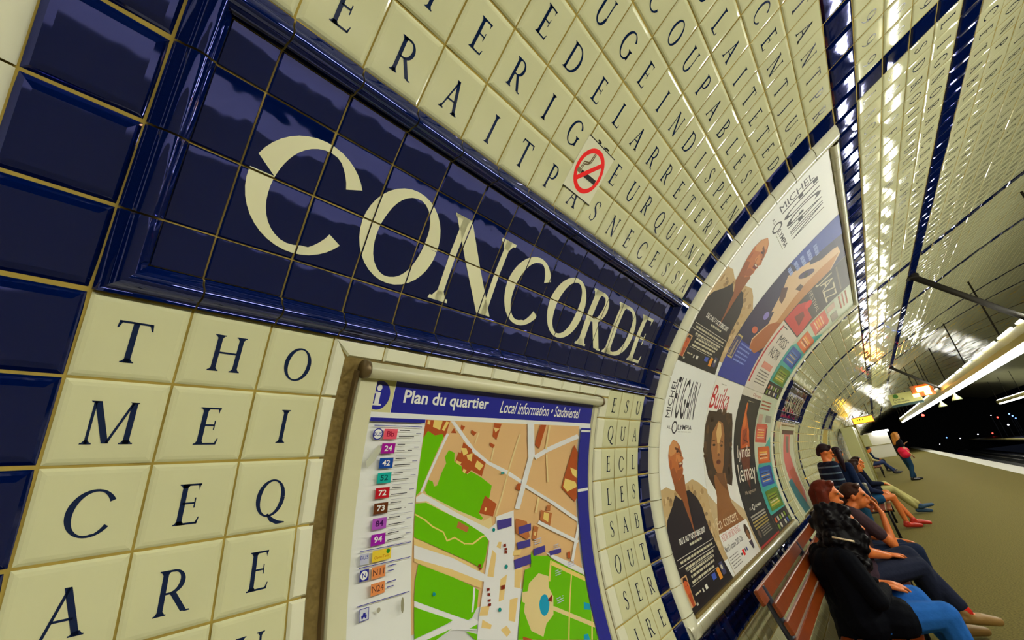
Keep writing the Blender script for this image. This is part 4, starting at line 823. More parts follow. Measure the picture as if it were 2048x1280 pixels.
P.ell(32.2, -7.45, .35, .25, rgb(110, 90, 76), 12)
for k in range(4): P.greek(33.0, 36.0, -7.3 - k * .13, .06, rgb(150, 146, 130), 61 + k)
P.rect(31.03, -8.13, 37.4, -8.02, rgb(180, 20, 20))
tag(P.build('poster'), 'dark concert poster with an orange dancing figure and rounded white lettering', 'poster')
# colourful programme posters
def poster_boxes(y0, y1, label, boxes, dark):
    P = Print(.0005); P.rect(37.43, y0, 44.0, y1, rgb(196, 206, 180)); P.rect(37.43, y0, 44.0, y0 + dark, rgb(36, 30, 32))
    P.poly([(37.43, y0 + dark), (44.0, y0 + dark), (44.0, y1 - 3.2), (40, y1 - 4.6), (37.43, y1 - 5.8)], rgb(60, 168, 160))
    for k, (a, b, c, d, col, hi) in enumerate(boxes):
        P.poly([(a, b), (c - .2, b - .08), (c, d - .15), (c - .6, d + .05), (a + .1, d)], col); rr = random.Random(k + 3)
        P.poly([(a + .4, b + .2), (c - 1.0, b + .15), (c - 1.3, d - .3), (a + .6, d - .25)], hi)
        for n in range(4): P.greek(a + .7, c - 1.3, b + .3 + n * (d - b - .6) / 4, .08, rgb(*rr.choice([(240, 226, 190), (60, 40, 40), (240, 200, 90)])), k * 9 + n)
        P.rect(c - .55, b + .1, c - .3, d - .3, rgb(50, 40, 50))
    for k in range(3):
        P.greek(37.8, 41.6, y1 - .55 - k * .28, .12, rgb(190, 100, 70), k); 
    P.rect(40.8, y1 - 2.1, 43.3, y1 - 1.5, rgb(150, 146, 132)); P.rect(38.0, y1 - 2.2, 39.6, y1 - 1.5, rgb(200, 170, 150))
    rr = random.Random(12)
    for k in range(12): P.rect(37.9 + (k % 6) * 1.0, y0 + .1 + (k // 6) * dark * .4, 38.5 + (k % 6) * 1.0, y0 + .1 + (k // 6) * dark * .4 + dark * .28, rgb(*rr.choice([(200, 90, 40), (60, 90, 170), (200, 196, 180), (120, 150, 40), (70, 60, 60)])))
    return tag(P.build('poster'), label, 'poster')
BX = [(37.7, -1.9, 42.4, -.5, rgb(214, 90, 70), rgb(226, 112, 84)), (38.5, -3.5, 43.7, -2.3, rgb(220, 100, 34), rgb(232, 122, 44)), (38.1, -5.15, 43.4, -3.8, rgb(30, 76, 168), rgb(60, 110, 190)), (38.3, -6.85, 43.8, -5.5, rgb(92, 130, 30), rgb(140, 160, 40))]
poster_boxes(-8.13, 1.76, 'lower-right poster with red, orange, blue and green boxes on turquoise', BX, 1.1)
poster_boxes(1.80, 11.70, 'upper-right poster with coloured boxes, highest row at the far frame end', [(a, b + 9.85, c, d + 9.85, e, f) for a, b, c, d, e, f in BX], 1.1)
# blue poster with a pale face
P = Print(.0005); P.rect(24.48, 1.80, 31.0, 11.70, rgb(26, 22, 76)); P.rect(24.48, 1.8, 31.0, 4.1, rgb(40, 56, 160)); P.poly([(24.48, 8.6), (26.4, 8.9), (27.2, 11.7), (24.48, 11.7)], rgb(38, 70, 170))
P.poly([(25.6, 8.2), (26.6, 9.4), (27.6, 10.4), (28.4, 11.3), (29.6, 11.4), (31.0, 10.6), (31.0, 5.0), (29.6, 3.9), (28.0, 3.95), (27.4, 4.5), (28.6, 5.8), (28.0, 6.5), (27.6, 6.35), (27.0, 7.2), (26.4, 7.7)], rgb(226, 192, 148))
P.poly([(29.4, 11.3), (31, 10.5), (31, 5.0), (30.2, 4.4), (29.8, 6.6), (29.2, 8.6), (29.2, 10)], rgb(196, 136, 70)); P.poly([(27.6, 4.5), (28.8, 5.8), (29.8, 6.2), (31, 6.4), (31, 4.6), (29.6, 3.9), (28.0, 3.95)], rgb(176, 96, 36))
P.poly([(26.2, 7.6), (27.0, 7.9), (27.9, 7.5), (28.2, 7.1), (27.3, 7.1)], rgb(80, 30, 36)); P.ell(27.9, 9.15, .9, .32, rgb(60, 40, 90), 14, rot=.5); P.ell(28.0, 9.1, .35, .16, rgb(20, 14, 30), 10); P.poly([(28.4, 8.2), (29.4, 8.4), (29.2, 8.7), (28.4, 8.6)], rgb(70, 40, 34)); P.poly([(26.4, 9.6), (27.2, 10.7), (28.2, 11.2), (28.0, 10.2), (27.2, 9.5)], rgb(30, 24, 80))
P.ell(27.2, 6.0, .5, .25, rgb(140, 130, 210), 10); P.ell(26.9, 5.0, .6, .2, rgb(210, 96, 60), 10)
for k in range(5): P.greek(24.8 + k * .12, 26.0 + k * .22, 8.3 + k * .42, .22, rgb(150, 170, 226), 21 + k)
P.rect(24.6, 2.95, 25.65, 4.3, rgb(196, 176, 110)); P.rect(24.68, 3.05, 25.55, 4.2, rgb(50, 50, 110)); P.poly([(24.9, 3.1), (25.3, 3.1), (25.2, 4.0), (25.0, 4.0)], rgb(180, 160, 120))
for k in range(5): P.greek(26.0, 28.6, 3.9 - k * .24, .09, rgb(140, 160, 226), 91 + k)
tag(P.build('poster'), 'deep blue poster with a large pale face, top row of the frame', 'poster')
# dark and red poster above a white one in the same sheet
P = Print(.0005); P.rect(31.03, 1.80, 37.4, 11.70, rgb(34, 26, 30)); P.rect(31.03, 1.80, 37.4, 6.62, rgb(222, 214, 200))
P.poly([(31.1, 6.7), (31.2, 7.9), (32.6, 8.6), (34.2, 8.3), (36.6, 8.3), (37.3, 7.2), (37.0, 6.7)], rgb(200, 10, 12)); P.poly([(32.6, 7.3), (33.4, 8.0), (34.6, 7.9), (35.4, 7.2)], rgb(120, 4, 8)); P.ell(33.2, 8.5, .7, .3, rgb(230, 24, 20), 12)
P.text('JAZZ', 30.9 + .3, 9.35, 36.7, 10.6, rgb(214, 206, 176)); P.text('FESTIVAL', 31.2, 8.78, 36.6, 9.05, rgb(200, 190, 170)); P.greek(31.4, 36.6, 10.9, .1, rgb(150, 140, 120), 4)
P.line([(31.9, 6.4), (31.6, 4.6), (31.5, 2.3)], .34, rgb(210, 36, 44)); P.line([(33.3, 6.45), (31.9, 6.4)], .06, INK)
P.text('MISS', 33.0, 5.3, 36.2, 6.0, rgb(46, 40, 40)); P.text('NOIR', 33.0, 4.35, 36.2, 5.05, rgb(46, 40, 40))
P.rect(32.9, 3.45, 36.2, 3.9, rgb(226, 150, 130)); 
for k in range(5): P.greek(32.9, 36.4, 3.2 - k * .22, .08, rgb(120, 112, 104), 71 + k)
tag(P.build('poster'), 'half black, half white poster with a red splash, above the orange figure', 'poster')
# framed picture panel under the second name sign
fp = thing('picture_panel', 'narrow framed panel with a pink and teal picture under the second name sign', 'picture', (wx(52), 1, 1.2)); FI = Matrix.Translation(-Vector((wx(52), 1, 1.2)))
for a, b in ((49.2, 49.6), (58.2, 58.6)): sub(bar_on_wall('side_frame', a, b, -8.6, -.4, 0, .014, M['alu'], st=.25, bev=.03), fp, FI)
sub(bar_on_wall('top_frame', 49.2, 58.6, -.75, -.4, 0, .016, M['alu'], st=.1, bev=.03), fp, FI)
P = Print(.004); P.rect(49.6, -8.6, 58.2, -.7, rgb(206, 206, 176)); P.rect(49.8, -1.2, 58.0, -.8, rgb(96, 60, 50)); P.poly([(51.5, -1.2), (55.5, -1.2), (55, -3), (57, -5.5), (57.4, -7), (54, -8.4), (51, -5.4), (50.6, -3.6)], rgb(216, 112, 104)); P.poly([(52, -4.8), (56, -4.4), (57, -6.2), (54, -7.2)], rgb(196, 90, 60)); P.poly([(50, -5.6), (52.4, -5.4), (54.6, -7.4), (55, -8.5), (51, -8.5)], rgb(50, 120, 130)); P.poly([(52.6, -1.4), (54.6, -1.4), (54.2, -3.0), (52.8, -3.0)], rgb(120, 116, 100)); P.ell(55.2, -6.6, 1, .7, rgb(206, 110, 40), 12)
sub(P.build('picture_print'), fp, FI)

# ------------------------------------------------------------------ light rail over the platform edge
def light_rail(y, z, x0, x1, label, side, tubes_power=True):
    rl = thing('light_rail', label, 'light', (x0, y, z)); inv = Matrix.Translation(-Vector((x0, y, z)))
    prof_ = [(-.10, .0), (.10, .0), (.13, .09), (.10, .25), (-.10, .25), (-.13, .09)]
    v = [(x, y + a, z + b) for x in (x0, x1) for a, b in prof_]; n = 6
    f = [tuple(range(n - 1, -1, -1)), tuple(range(n, 2 * n))] + [(k, (k + 1) % n, n + (k + 1) % n, n + k) for k in range(n)]
    f = [q[::-1] for q in f]
    sub(obj('housing', pydata('housing', v, f), M['housing']), rl, inv)
    x = x0 + .1; k = 0
    while x < x1 - 1.3:
        sub(MB().tube([(x, y + side * .015, z - .048), (x + 1.10, y + side * .015, z - .048)], .048, 12).build('tube', M['tube'], smooth=True), rl, inv)
        sub(MB().tube([(x, y + side * .10, z + .272), (x + 1.0, y + side * .10, z + .272)], .016, 8).build('upper_tube', M['tube'], smooth=True), rl, inv)
        if k % 3 == 0:
            h = MB(); h.tube([(x + 1.3, y, z + .25), (x + 1.3, y, prof_z(y) - .02)], .014, 6); sub(h.build('hanger', M['pipe']), rl, inv)
        x += 1.36; k += 1
    return rl
def prof_z(y):
    best = min(PROF, key=lambda p: abs((p[1] if y > YC else 2 * YC - p[1]) - y) + (10 if p[2] < 2.5 else 0)); return best[2]
RZ = 2.62; RY = -2.40
light_rail(RY, RZ, -6.0, 53.0, 'long olive light rail with fluorescent tubes over the platform edge', 1)
light_rail(-9.45, 2.90, 47.5, 57.3, 'short row of fluorescent tubes hanging over the opposite platform edge', 1)
# slanting stays from the vault to the rail
def strut(x, x2, label):
    A = Vector((x, *[wall(0, 17.3).y, wall(0, 17.3).z])); B = Vector((x2, RY + .11, RZ + .20))
    s = thing('rail_stay', label, 'bracket', A, 'slanting stays holding the light rail'); inv = Matrix.Translation(-A)
    sub(MB().tube([A, B], .040, 10).build('rod', M['pipe'], smooth=True), s, inv)
    m = MB(); m.lathe([(.02, -.03), (.08, -.03), (.085, .01), (.04, .05)], A, 14); sub(m.build('wall_flange', M['pipe']), s, inv)
    m = MB().box(B.x - .06, B.x + .06, B.y - .03, B.y + .03, B.z - .05, B.z + .05, .01); sub(m.build('rail_clamp', M['pipe']), s, inv)
strut(7.68, 9.4, 'nearest dark slanting stay between tiled vault and light rail')
strut(17.66, 20.8, 'farther dark slanting stay, above the lamp box and the hanging sign')

# ------------------------------------------------------------------ hanging signs, lamps and the far end of the platform
def hang(root, inv, pts, z1):
    for (x, y, z) in pts: sub(MB().tube([(x, y, z), (x, y, z1(y))], .012, 6).build('hanger', M['pipe']), root, inv)
def flat_text(s, w, h, material, name='lettering', **k):
    P, x0, x1, y0, y1 = sans(s, **k); v = []; f = []
    for p in P:
        n = len(v); v += [((x - x0) / (x1 - x0) * w, (y - y0) / (y1 - y0) * h, 0) for x, y in p]; f.append(tuple(range(n, n + len(p))))
    return obj(name, pydata(name, v, f), material)
FACE = lambda x, y, z: Matrix(((0, 0, -1, x), (-1, 0, 0, y), (0, 1, 0, z), (0, 0, 0, 1)))   # text that faces back along the platform, reading left to right
M['sign_cream'] = mat('cream_sign_face', (.62, .60, .22), .4); M['sign_green'] = mat('dark_green_band', (.01, .05, .05), .4); M['dk_ink'] = mat('dark_print', (.03, .035, .02), .5); M['green_ink'] = mat('green_roundel', (.05, .18, .02), .5)
hs = thing('direction_sign', 'hanging cream direction sign with a dark green band beside the lamp box', 'sign', (25.8, -1.63, 3.0)); HI = Matrix.Translation((-25.8, 1.63, -3.0))
sub(MB().box(25.75, 25.85, -2.16, -1.09, 2.80, 3.25, .008).build('panel', M['sign_cream']), hs, HI); sub(MB().box(25.74, 25.86, -2.16, -1.09, 2.70, 2.795).build('band', M['sign_green']), hs, HI)
o = MB().lathe([(.02, 0), (.09, 0), (.09, .008), (.02, .008)], (25.735, -1.33, 3.14), 20, 'x').build('roundel', M['green_ink']); sub(o, hs, HI)
for s, z, w in (('Porte de', 2.955, .38), ('la Chapelle', 2.835, .52)):
    o = flat_text(s, w, .09, M['dk_ink']); o.parent = hs; o.matrix_local = HI @ FACE(25.74, -1.2, z)
hang(hs, HI, [(25.8, -1.25, 3.25), (25.8, -2.05, 3.25)], prof_z)
M['amber_box'] = mat('rusty_orange_casing', (.42, .13, .02), .4); M['amber'] = mat('amber_lamp', (1, .6, .2), .5, emit=(1.0, .50, .09), estr=16)
ab = thing('lamp_box', 'orange lamp box with three glowing amber panels hanging over the platform', 'lamp', (20.8, -1.84, 2.87)); AI = Matrix.Translation((-20.8, 1.84, -2.87))
sub(MB().box(20.72, 20.92, -2.13, -1.54, 2.67, 3.07, .012).build('casing', M['amber_box']), ab, AI)
for y, z, a, b in ((-1.86, 2.91, .18, .072), (-1.62, 2.735, .09, .06), (-1.94, 2.76, .09, .064)):
    sub(MB().box(20.695, 20.725, y - a, y + a, z - b, z + b, .01).build('lamp_panel', M['amber']), ab, AI)
hang(ab, AI, [(20.8, -1.65, 3.07), (20.8, -2.0, 3.07)], prof_z)
M['bell'] = mat('grey_green_enamel', (.42, .45, .25), .3)
for x, lab in ((18.9, 'nearer bell-shaped loudspeaker hanging under the light rail'), (22.5, 'farther bell-shaped loudspeaker hanging under the light rail')):
    y = RY + .08; s = thing('loudspeaker', lab, 'speaker', (x, y, RZ), 'bell loudspeakers under the rail'); inv = Matrix.Translation((-x, -y, -RZ)); z0 = RZ - 2.98 - .05
    sub(MB().lathe([(r * .73, RZ - .06 + (h - 2.98) * .73) for r, h in [(.015, 2.98), (.03, 2.93), (.045, 2.86), (.07, 2.78), (.13, 2.70), (.17, 2.63), (.175, 2.60), (.13, 2.60)]], (x, y, 0), 20).build('bell', M['bell'], smooth=True), s, inv)
    sub(MB().lathe([(r * .73, RZ - .06 + (h - 2.98) * .73) for r, h in [(.02, 2.585), (.13, 2.59), (.14, 2.60), (.02, 2.61)]], (x, y, 0), 20).build('cone', M['pipe'], smooth=True), s, inv)
    sub(MB().tube([(x, y, RZ - .07), (x, y, RZ + .01)], .013, 8).build('neck', M['pipe']), s, inv)
M['yellow_sign'] = mat('lit_yellow_sign', (.9, .6, .02), .4, emit=(1.0, .56, .03), estr=1.6)
ys = thing('exit_sign', 'lit yellow sign on a dark bracket above the pale kiosk', 'sign', (24, .1, 2.3)); YI = Matrix.Translation((-24, -.1, -2.3))
sub(MB().box(23.93, 24.05, -.26, .48, 2.22, 2.5, .01).build('casing', M['amber_box']), ys, YI); sub(MB().box(23.91, 23.935, -.23, .45, 2.25, 2.47, .006).build('lit_face', M['yellow_sign']), ys, YI)
m = MB()
for y in (.3, .22, .12): m.box(23.9, 23.912, y - .03, y + .01, 2.36, 2.42)
sub(m.build('lettering', M['dk_ink']), ys, YI); hang(ys, YI, [(24, -.15, 2.5), (24, .4, 2.5)], prof_z)
M['kiosk'] = mat('pale_green_enamel', (.50, .50, .27), .25, var=.08, vscale=1.5); M['kiosk_edge'] = mat('dull_yellow_edge', (.25, .22, .04), .4)
kk = thing('kiosk', 'tall pale green enamel kiosk against the wall below the yellow sign', 'kiosk', (22.5, .65, 0)); KI = Matrix.Translation((-22.5, -.65, 0))
sub(MB().box(20.2, 24.55, .47, .84, .0, 2.08, .01).build('cabinet', M['kiosk']), kk, KI); sub(MB().box(24.55, 24.7, .42, .84, 0, 2.24, .01).build('end_post', M['kiosk_edge']), kk, KI)
for x in (21.25, 22.3, 23.4): sub(MB().box(x, x + .02, .46, .475, .1, 2.0).build('door_seam', M['kiosk_edge']), kk, KI)
sub(MB().box(24.7, 24.76, .16, .44, 1.3, 1.78, .008).build('side_panel', M['kiosk']), kk, KI)
M['booth'] = mat('white_booth_panel', (.68, .66, .62), .35); M['booth_light'] = mat('booth_tube', (1, 1, 1), .4, emit=(1, .97, .95), estr=14)
bo = thing('booth', 'white lit booth closing the far end of the platform', 'booth', (50.6, -.25, 0)); OI = Matrix.Translation((-50.6, .25, 0))
sub(MB().box(50, 51.4, -1.0, .62, 0, 2.1, .02).build('cabin', M['booth']), bo, OI); sub(MB().box(49.96, 50.0, -1.0, .62, 1.02, 1.06).build('rail', M['kiosk_edge']), bo, OI); sub(MB().box(49.95, 51.5, -1.12, .64, 2.1, 2.2, .02).build('roof', M['pipe']), bo, OI)
sub(MB().box(49.8, 49.93, -1.15, -.05, 2.02, 2.17, .01).build('light_strip', M['booth_light']), bo, OI)
def lamp_mat(n, c, s): M[n] = mat(n, c, .4, emit=c, estr=s)
lamp_mat('red_lamp', (1, .03, .02), 9); lamp_mat('blue_lamp', (.08, .2, 1), 9); lamp_mat('white_lamp', (.9, .92, 1), 9)
def signal(x, y, z, col, label, r=.07, post=True):
    r *= .6
    s = thing('signal_lamp', label, 'lamp', (x, y, 0), 'signal lamps in the dark beyond the tracks'); inv = Matrix.Translation((-x, -y, 0))
    z0 = 0.0 if y < YO else -1.12
    sub(MB().lathe([(.01, -.03), (r, -.03), (r, 0), (.01, r * .4)], (x, y, z), 14, 'x').build('lens', M[col]), s, inv)
    sub(MB().lathe([(r * 1.3, -.0), (r * 1.35, .12), (.02, .14)], (x, y, z), 14, 'x').build('hood', M['dark']), s, inv)
    sub(MB().tube([(x + .06, y, z0), (x + .06, y, z)], .03, 6).build('post', M['dark']), s, inv)
for x, y, z, c, l, r in ((60, -9.35, 1.80, 'red_lamp', 'upper red signal lamp beside the blue lights across the tracks', .11), (60, -9.0, 2.05, 'white_lamp', 'dim white lamp just above the upper red signal', .05), (60, -10.16, 1.93, 'blue_lamp', 'upper blue signal lamp across the tracks', .08), (60, -10.30, 1.72, 'blue_lamp', 'middle blue signal lamp across the tracks', .08), (60, -10.42, 1.5, 'blue_lamp', 'lower blue signal lamp across the tracks', .07), (60, -9.75, 1.04, 'white_lamp', 'white lamp below the row of blue lights', .1),
                       (72, -10.2, .32, 'red_lamp', 'lower red signal lamp near the far tunnel mouth', .11), (72, -10.55, -.1, 'white_lamp', 'small white lamp right of the lower red signal', .06), (72, -9.05, .43, 'white_lamp', 'white lamp left of the lower red signal', .09), (72, -7.5, .28, 'white_lamp', 'white lamp over the far track in the dark', .09), (72, -6.42, .53, 'blue_lamp', 'bluish lamp over the middle of the tracks', .1), (72, -5.6, -.05, 'white_lamp', 'faint white lamp low between the tracks', .06)):
    signal(x, y, z, c, l, r)
rs = thing('tail_lamp', 'single red lamp hanging under the far end of the light rail', 'lamp', (32.7, -2.4, 2.36)); inv = Matrix.Translation((-32.7, 2.4, -2.36))
sub(MB().lathe([(.01, -.03), (.06, -.03), (.06, 0), (.01, .03)], (32.7, -2.43, 2.36), 14, 'x').build('lens', M['red_lamp']), rs, inv); sub(MB().tube([(32.73, -2.43, 2.33), (32.73, -2.4, 2.63)], .02, 6).build('bracket', M['dark']), rs, inv)

# ------------------------------------------------------------------ slatted benches along the wall
M['wood'] = mat('orange_varnished_slat', (.21, .036, .004), .30, .5, var=.35, vscale=18); M['bench_iron'] = mat('navy_iron', (.01, .012, .03), .4)
def bench(x0, x1, label):
    b = thing('bench', label, 'bench', ((x0 + x1) / 2, .5, 0), 'slatted benches along the platform wall'); inv = Matrix.Translation((-(x0 + x1) / 2, -.5, 0))
    def slat(x0, x1, y, z, w, ang, name='back_slat'):
        m = MB().box(x0, x1, -.011, .011, -w / 2, w / 2, .004); R = Matrix.Translation((0, y, z)) @ Matrix.Rotation(ang, 4, 'X')
        m.v = [tuple(R @ Vector(p)) for p in m.v]; sub(m.build(name, M['wood']), b, inv)
    for y, z, x, w in ((.69, .915, x0, .07), (.640, .850, x0 + .06, .062), (.615, .775, x0 + .06, .058), (.60, .70, x0 + .04, .058)): slat(x, x1, y, z, w, -.32)
    for k, y in enumerate((.54, .455, .37, .285, .20)): slat(x0 + .03, x1, y, .435, .07, math.pi / 2, 'seat_slat')
    n = max(2, int((x1 - x0) / 1.3) + 1)
    for k in range(n):
        x = x0 + .12 + (x1 - x0 - .24) * k / (n - 1); m = MB()
        m.tube([(x, .21, .0), (x, .23, .405), (x, .56, .405), (x, .60, .62), (x, .70, .94)], .022, 8); m.tube([(x, .62, .0), (x, .56, .405)], .022, 8); sub(m.build('leg', M['bench_iron'], smooth=True), b, inv)
bench(2.64, 6.7, 'nearest orange slatted bench, its left end showing below the posters')
bench(10.0, 13.7, 'second slatted bench, under the person in pale trousers')
bench(25.2, 30.2, 'far slatted bench beyond the pale kiosk')

# ------------------------------------------------------------------ people
def capsule(v, f, p0, r0, p1, r1, n=10, m=4):
    p0, p1 = Vector(p0), Vector(p1); d = p1 - p0
    if d.length < 1e-5: d = Vector((0, 0, 1e-4))
    t = d.normalized(); a = Vector((0, 0, 1)) if abs(t.z) < .9 else Vector((1, 0, 0)); u = t.cross(a).normalized(); w = t.cross(u); b = len(v)
    v.append(p0 - t * r0); rows = []
    for c, r, s in ((p0, r0, -1), (p1, r1, 1)):
        rng = range(1, m + 1) if s < 0 else range(m, 0, -1)
        for k in rng:
            an = math.pi / 2 * k / m; cc = c + t * s * r * math.cos(an); rr = r * math.sin(an); rows.append(len(v))
            for q in range(n): ph = 2 * math.pi * q / n; v.append(cc + (u * math.cos(ph) + w * math.sin(ph)) * rr)
    v.append(p1 + t * r1); e = len(v) - 1
    for q in range(n): f.append((b, rows[0] + q, rows[0] + (q + 1) % n))
    for x, y in zip(rows, rows[1:]):
        for q in range(n): f.append((x + q, y + q, y + (q + 1) % n, x + (q + 1) % n))
    for q in range(n): f.append((rows[-1] + q, e, rows[-1] + (q + 1) % n))
def ellipsoid(v, f, c, r, R=None, n=14, m=8):
    b = len(v); c = Vector(c); R = R or Matrix.Identity(3)
    v.append(c + R @ Vector((0, 0, -r[2])))
    for k in range(1, m):
        an = math.pi * k / m - math.pi / 2
        for q in range(n): ph = 2 * math.pi * q / n; v.append(c + R @ Vector((r[0] * math.cos(an) * math.cos(ph), r[1] * math.cos(an) * math.sin(ph), r[2] * math.sin(an))))
    v.append(c + R @ Vector((0, 0, r[2]))); e = len(v) - 1
    for q in range(n): f.append((b, b + 1 + (q + 1) % n, b + 1 + q)); f.append((e, b + 1 + (m - 2) * n + q, b + 1 + (m - 2) * n + (q + 1) % n))
    for k in range(m - 2):
        for q in range(n): x = b + 1 + k * n; f.append((x + q, x + (q + 1) % n, x + n + (q + 1) % n, x + n + q))
PENDING = []
def blob(name, prims, material, parent, vox, smooth=3):
    v = []; f = []
    for p in prims:
        if p[0] == 'c': capsule(v, f, *p[1:])
        else: ellipsoid(v, f, *p[1:])
    me = pydata(name, v, f); o = obj(name, me, material, parent)
    bm = bmesh.new(); bm.from_mesh(me); bmesh.ops.recalc_face_normals(bm, faces=bm.faces); bm.to_mesh(me); bm.free()
    r = o.modifiers.new('remesh', 'REMESH'); r.mode = 'VOXEL'; r.voxel_size = vox; r.use_smooth_shade = True
    if smooth: s = o.modifiers.new('smooth', 'SMOOTH'); s.factor = .5; s.iterations = smooth
    PENDING.append(o); return o
def finish_blobs():
    dg = bpy.context.evaluated_depsgraph_get()
    new = [(o, bpy.data.meshes.new_from_object(o.evaluated_get(dg))) for o in PENDING]
    for o, me in new:
        old = o.data; o.modifiers.clear(); o.data = me; me.polygons.foreach_set('use_smooth', [True] * len(me.polygons)); bpy.data.meshes.remove(old)
SKINM = mat('warm_skin', (.72, .19, .045), .45, .4, var=.08, vscale=20); SKIN2 = mat('pale_skin', (.62, .34, .18), .45, .4)
_cm = {}
def cloth(c, rough=.85, var=.18):
    if c not in _cm: _cm[c] = mat('cloth', c, rough, .12, bump=.5, bscale=38, bdist=.006, var=var, vscale=25)
    return _cm[c]
def person(label, base, face, J, wear, hair, vox=.012, scale=1.0, group=None, skin=None, head_turn=0.0, head_tilt=0.0):
    """J: joints as (right, forward, up) from the point on the floor under the hips"""
    F = Vector((face[0], face[1], 0)).normalized(); R = Vector((F.y, -F.x, 0)); U = Vector((0, 0, 1)); B = Vector((base[0], base[1], 0))
    W = lambda p: (R * p[0] + F * p[1] + U * p[2]) * scale
    root = thing('person', label, 'person', B, group); sk = skin or SKINM
    j = {k: W(p) for k, p in J.items()}; s = scale
    hd = j['head']; HR = Matrix((R, F, U)).transposed() @ Matrix.Rotation(-head_turn, 3, 'Z') @ Matrix.Rotation(head_tilt, 3, 'X')
    H = lambda x, y, z: hd + HR @ Vector((x, y, z)) * s
    b = []; C = lambda a, ra, c, rc: b.append(('c', a, ra * s, c, rc * s))
    hc = (j['hipL'] + j['hipR']) / 2; ch = j['chest']; nk = j['neck']
    for sd in 'LR':
        C(j['hip' + sd], .088, j['knee' + sd], .056); C(j['knee' + sd], .056, j['knee' + sd] * .45 + j['ankle' + sd] * .55, .050); C(j['knee' + sd] * .6 + j['ankle' + sd] * .4, .053, j['ankle' + sd], .036)
        C(j['ankle' + sd] - U * .02 * s, .036, j['toe' + sd], .026)
        C(j['sh' + sd], .052, j['elb' + sd], .040); C(j['elb' + sd], .040, j['wr' + sd], .025)
        C(ch, .10, j['sh' + sd], .055); C(j['hip' + sd], .092, ch + (j['sh' + sd] - ch) * .42, .088)
        # hand: palm, four bent fingers and a thumb
        wr = j['wr' + sd]; hv = j.get('hand' + sd); fd = (hv - wr).normalized() if hv is not None else (wr - j['elb' + sd]).normalized()
        pn = j.get('palm' + sd); pn = Vector(pn) if pn is not None else Vector((0, 0, -1)); sdv = fd.cross(pn).normalized(); pn = sdv.cross(fd).normalized()
        if sd == 'L': sdv = -sdv
        for q in (-1, 0, 1): C(wr + fd * .015 * s, .019, wr + fd * .085 * s + sdv * q * .024 * s, .014)
        for q, (o_, ln) in enumerate(((-.033, .068), (-.011, .080), (.011, .076), (.033, .060))):
            k0 = wr + (fd * .085 + sdv * o_) * s; k1 = k0 + (fd * ln * .5 + pn * .008 + sdv * o_ * .25) * s; k2 = k1 + (fd * ln * .42 + pn * .022) * s
            C(k0, .0105, k1, .0095); C(k1, .0095, k2, .008)
        t0 = wr + (fd * .03 - sdv * .03) * s; t1 = t0 + (fd * .035 - sdv * .025 + pn * .012) * s; C(t0, .014, t1, .011); C(t1, .011, t1 + (fd * .03 - sdv * .006 + pn * .012) * s, .009)
    C(hc, .110, (hc + ch) / 2, .100); C((hc + ch) / 2, .100, ch, .118); C(ch, .09, nk, .055); C(nk, .054, H(0, -.01, -.06), .052)
    b.append(('e', H(0, -.008, .025), (.076 * s, .094 * s, .098 * s), HR)); b.append(('e', H(0, .012, -.045), (.058 * s, .070 * s, .075 * s), HR))
    C(H(0, .085, .012), .012, H(0, .107, -.022), .014); C(H(-.012, .09, -.065), .012, H(.012, .09, -.065), .012); C(H(0, .072, -.105), .02, H(0, .07, -.10), .02)
    for q in (-1, 1): b.append(('e', H(q * .078, -.01, -.005), (.012 * s, .02 * s, .032 * s), HR)); C(H(q * .03, .078, .022), .016, H(q * .045, .07, .022), .014)
    blob('body', b, sk, root, min(vox, .010) if vox < .009 else vox, 2)
    if vox < .02:
        for q in (-1, 1):
            m = MB(); vv = []; ff = []; ellipsoid(vv, ff, H(q * .034, .083, .005), (.013 * s, .010 * s, .008 * s), HR, 8, 6); m.add(vv, ff); m.build('eye', M['dk_ink'], root, True)
    for nm, col, spec in wear:
        c = []; A = lambda a, ra, d, rd: c.append(('c', a, ra * s, d, rd * s))
        for it in spec:
            if it == 'torso':
                A(hc + U * .03, .128, (hc + ch) / 2, .122); A((hc + ch) / 2, .122, ch, .142); A(ch, .115, nk - (nk - ch) * .25, .07)
                for sd in 'LR': A(ch, .115, j['sh' + sd], .066); A(hc + (j['hip' + sd] - hc) * .95 + U * .01, .118, ch + (j['sh' + sd] - ch) * .5, .110)
            elif it == 'sleeve':
                for sd in 'LR': A(j['sh' + sd], .066, j['elb' + sd], .055); A(j['elb' + sd], .055, j['wr' + sd] * .93 + j['elb' + sd] * .07, .040)
            elif it == 'short_sleeve':
                for sd in 'LR': A(j['sh' + sd], .066, j['sh' + sd] * .35 + j['elb' + sd] * .65, .058)
            elif it == 'skirt_coat':
                for sd in 'LR': A(hc + U * .02, .15, j['hip' + sd] * .62 + j['knee' + sd] * .38, .122); A(hc, .15, hc - U * .10 - F * .03, .13); A(j['hip' + sd], .125, (hc + ch) / 2, .13)
            elif it == 'legs':
                for sd in 'LR': A(hc, .118, j['hip' + sd], .108); A(j['hip' + sd], .108, j['knee' + sd], .074); A(j['knee' + sd], .074, j['ankle' + sd] + (j['knee' + sd] - j['ankle' + sd]) * .12, .058)
            elif it == 'shorts':
                for sd in 'LR': A(hc, .118, j['hip' + sd], .108); A(j['hip' + sd], .108, j['hip' + sd] * .5 + j['knee' + sd] * .5, .09)
            elif it == 'collar': A(nk - U * .03, .075, nk + U * .01, .07)
            elif it == 'scarf':
                for q in range(8): a0, a1 = q * math.pi / 4, (q + 1) * math.pi / 4; A(nk + (R * math.cos(a0) + F * math.sin(a0)) * .07 + U * .0, .04, nk + (R * math.cos(a1) + F * math.sin(a1)) * .07, .04)
            elif it[0] == 'x': A(W(it[1]), it[2], W(it[3]), it[4])
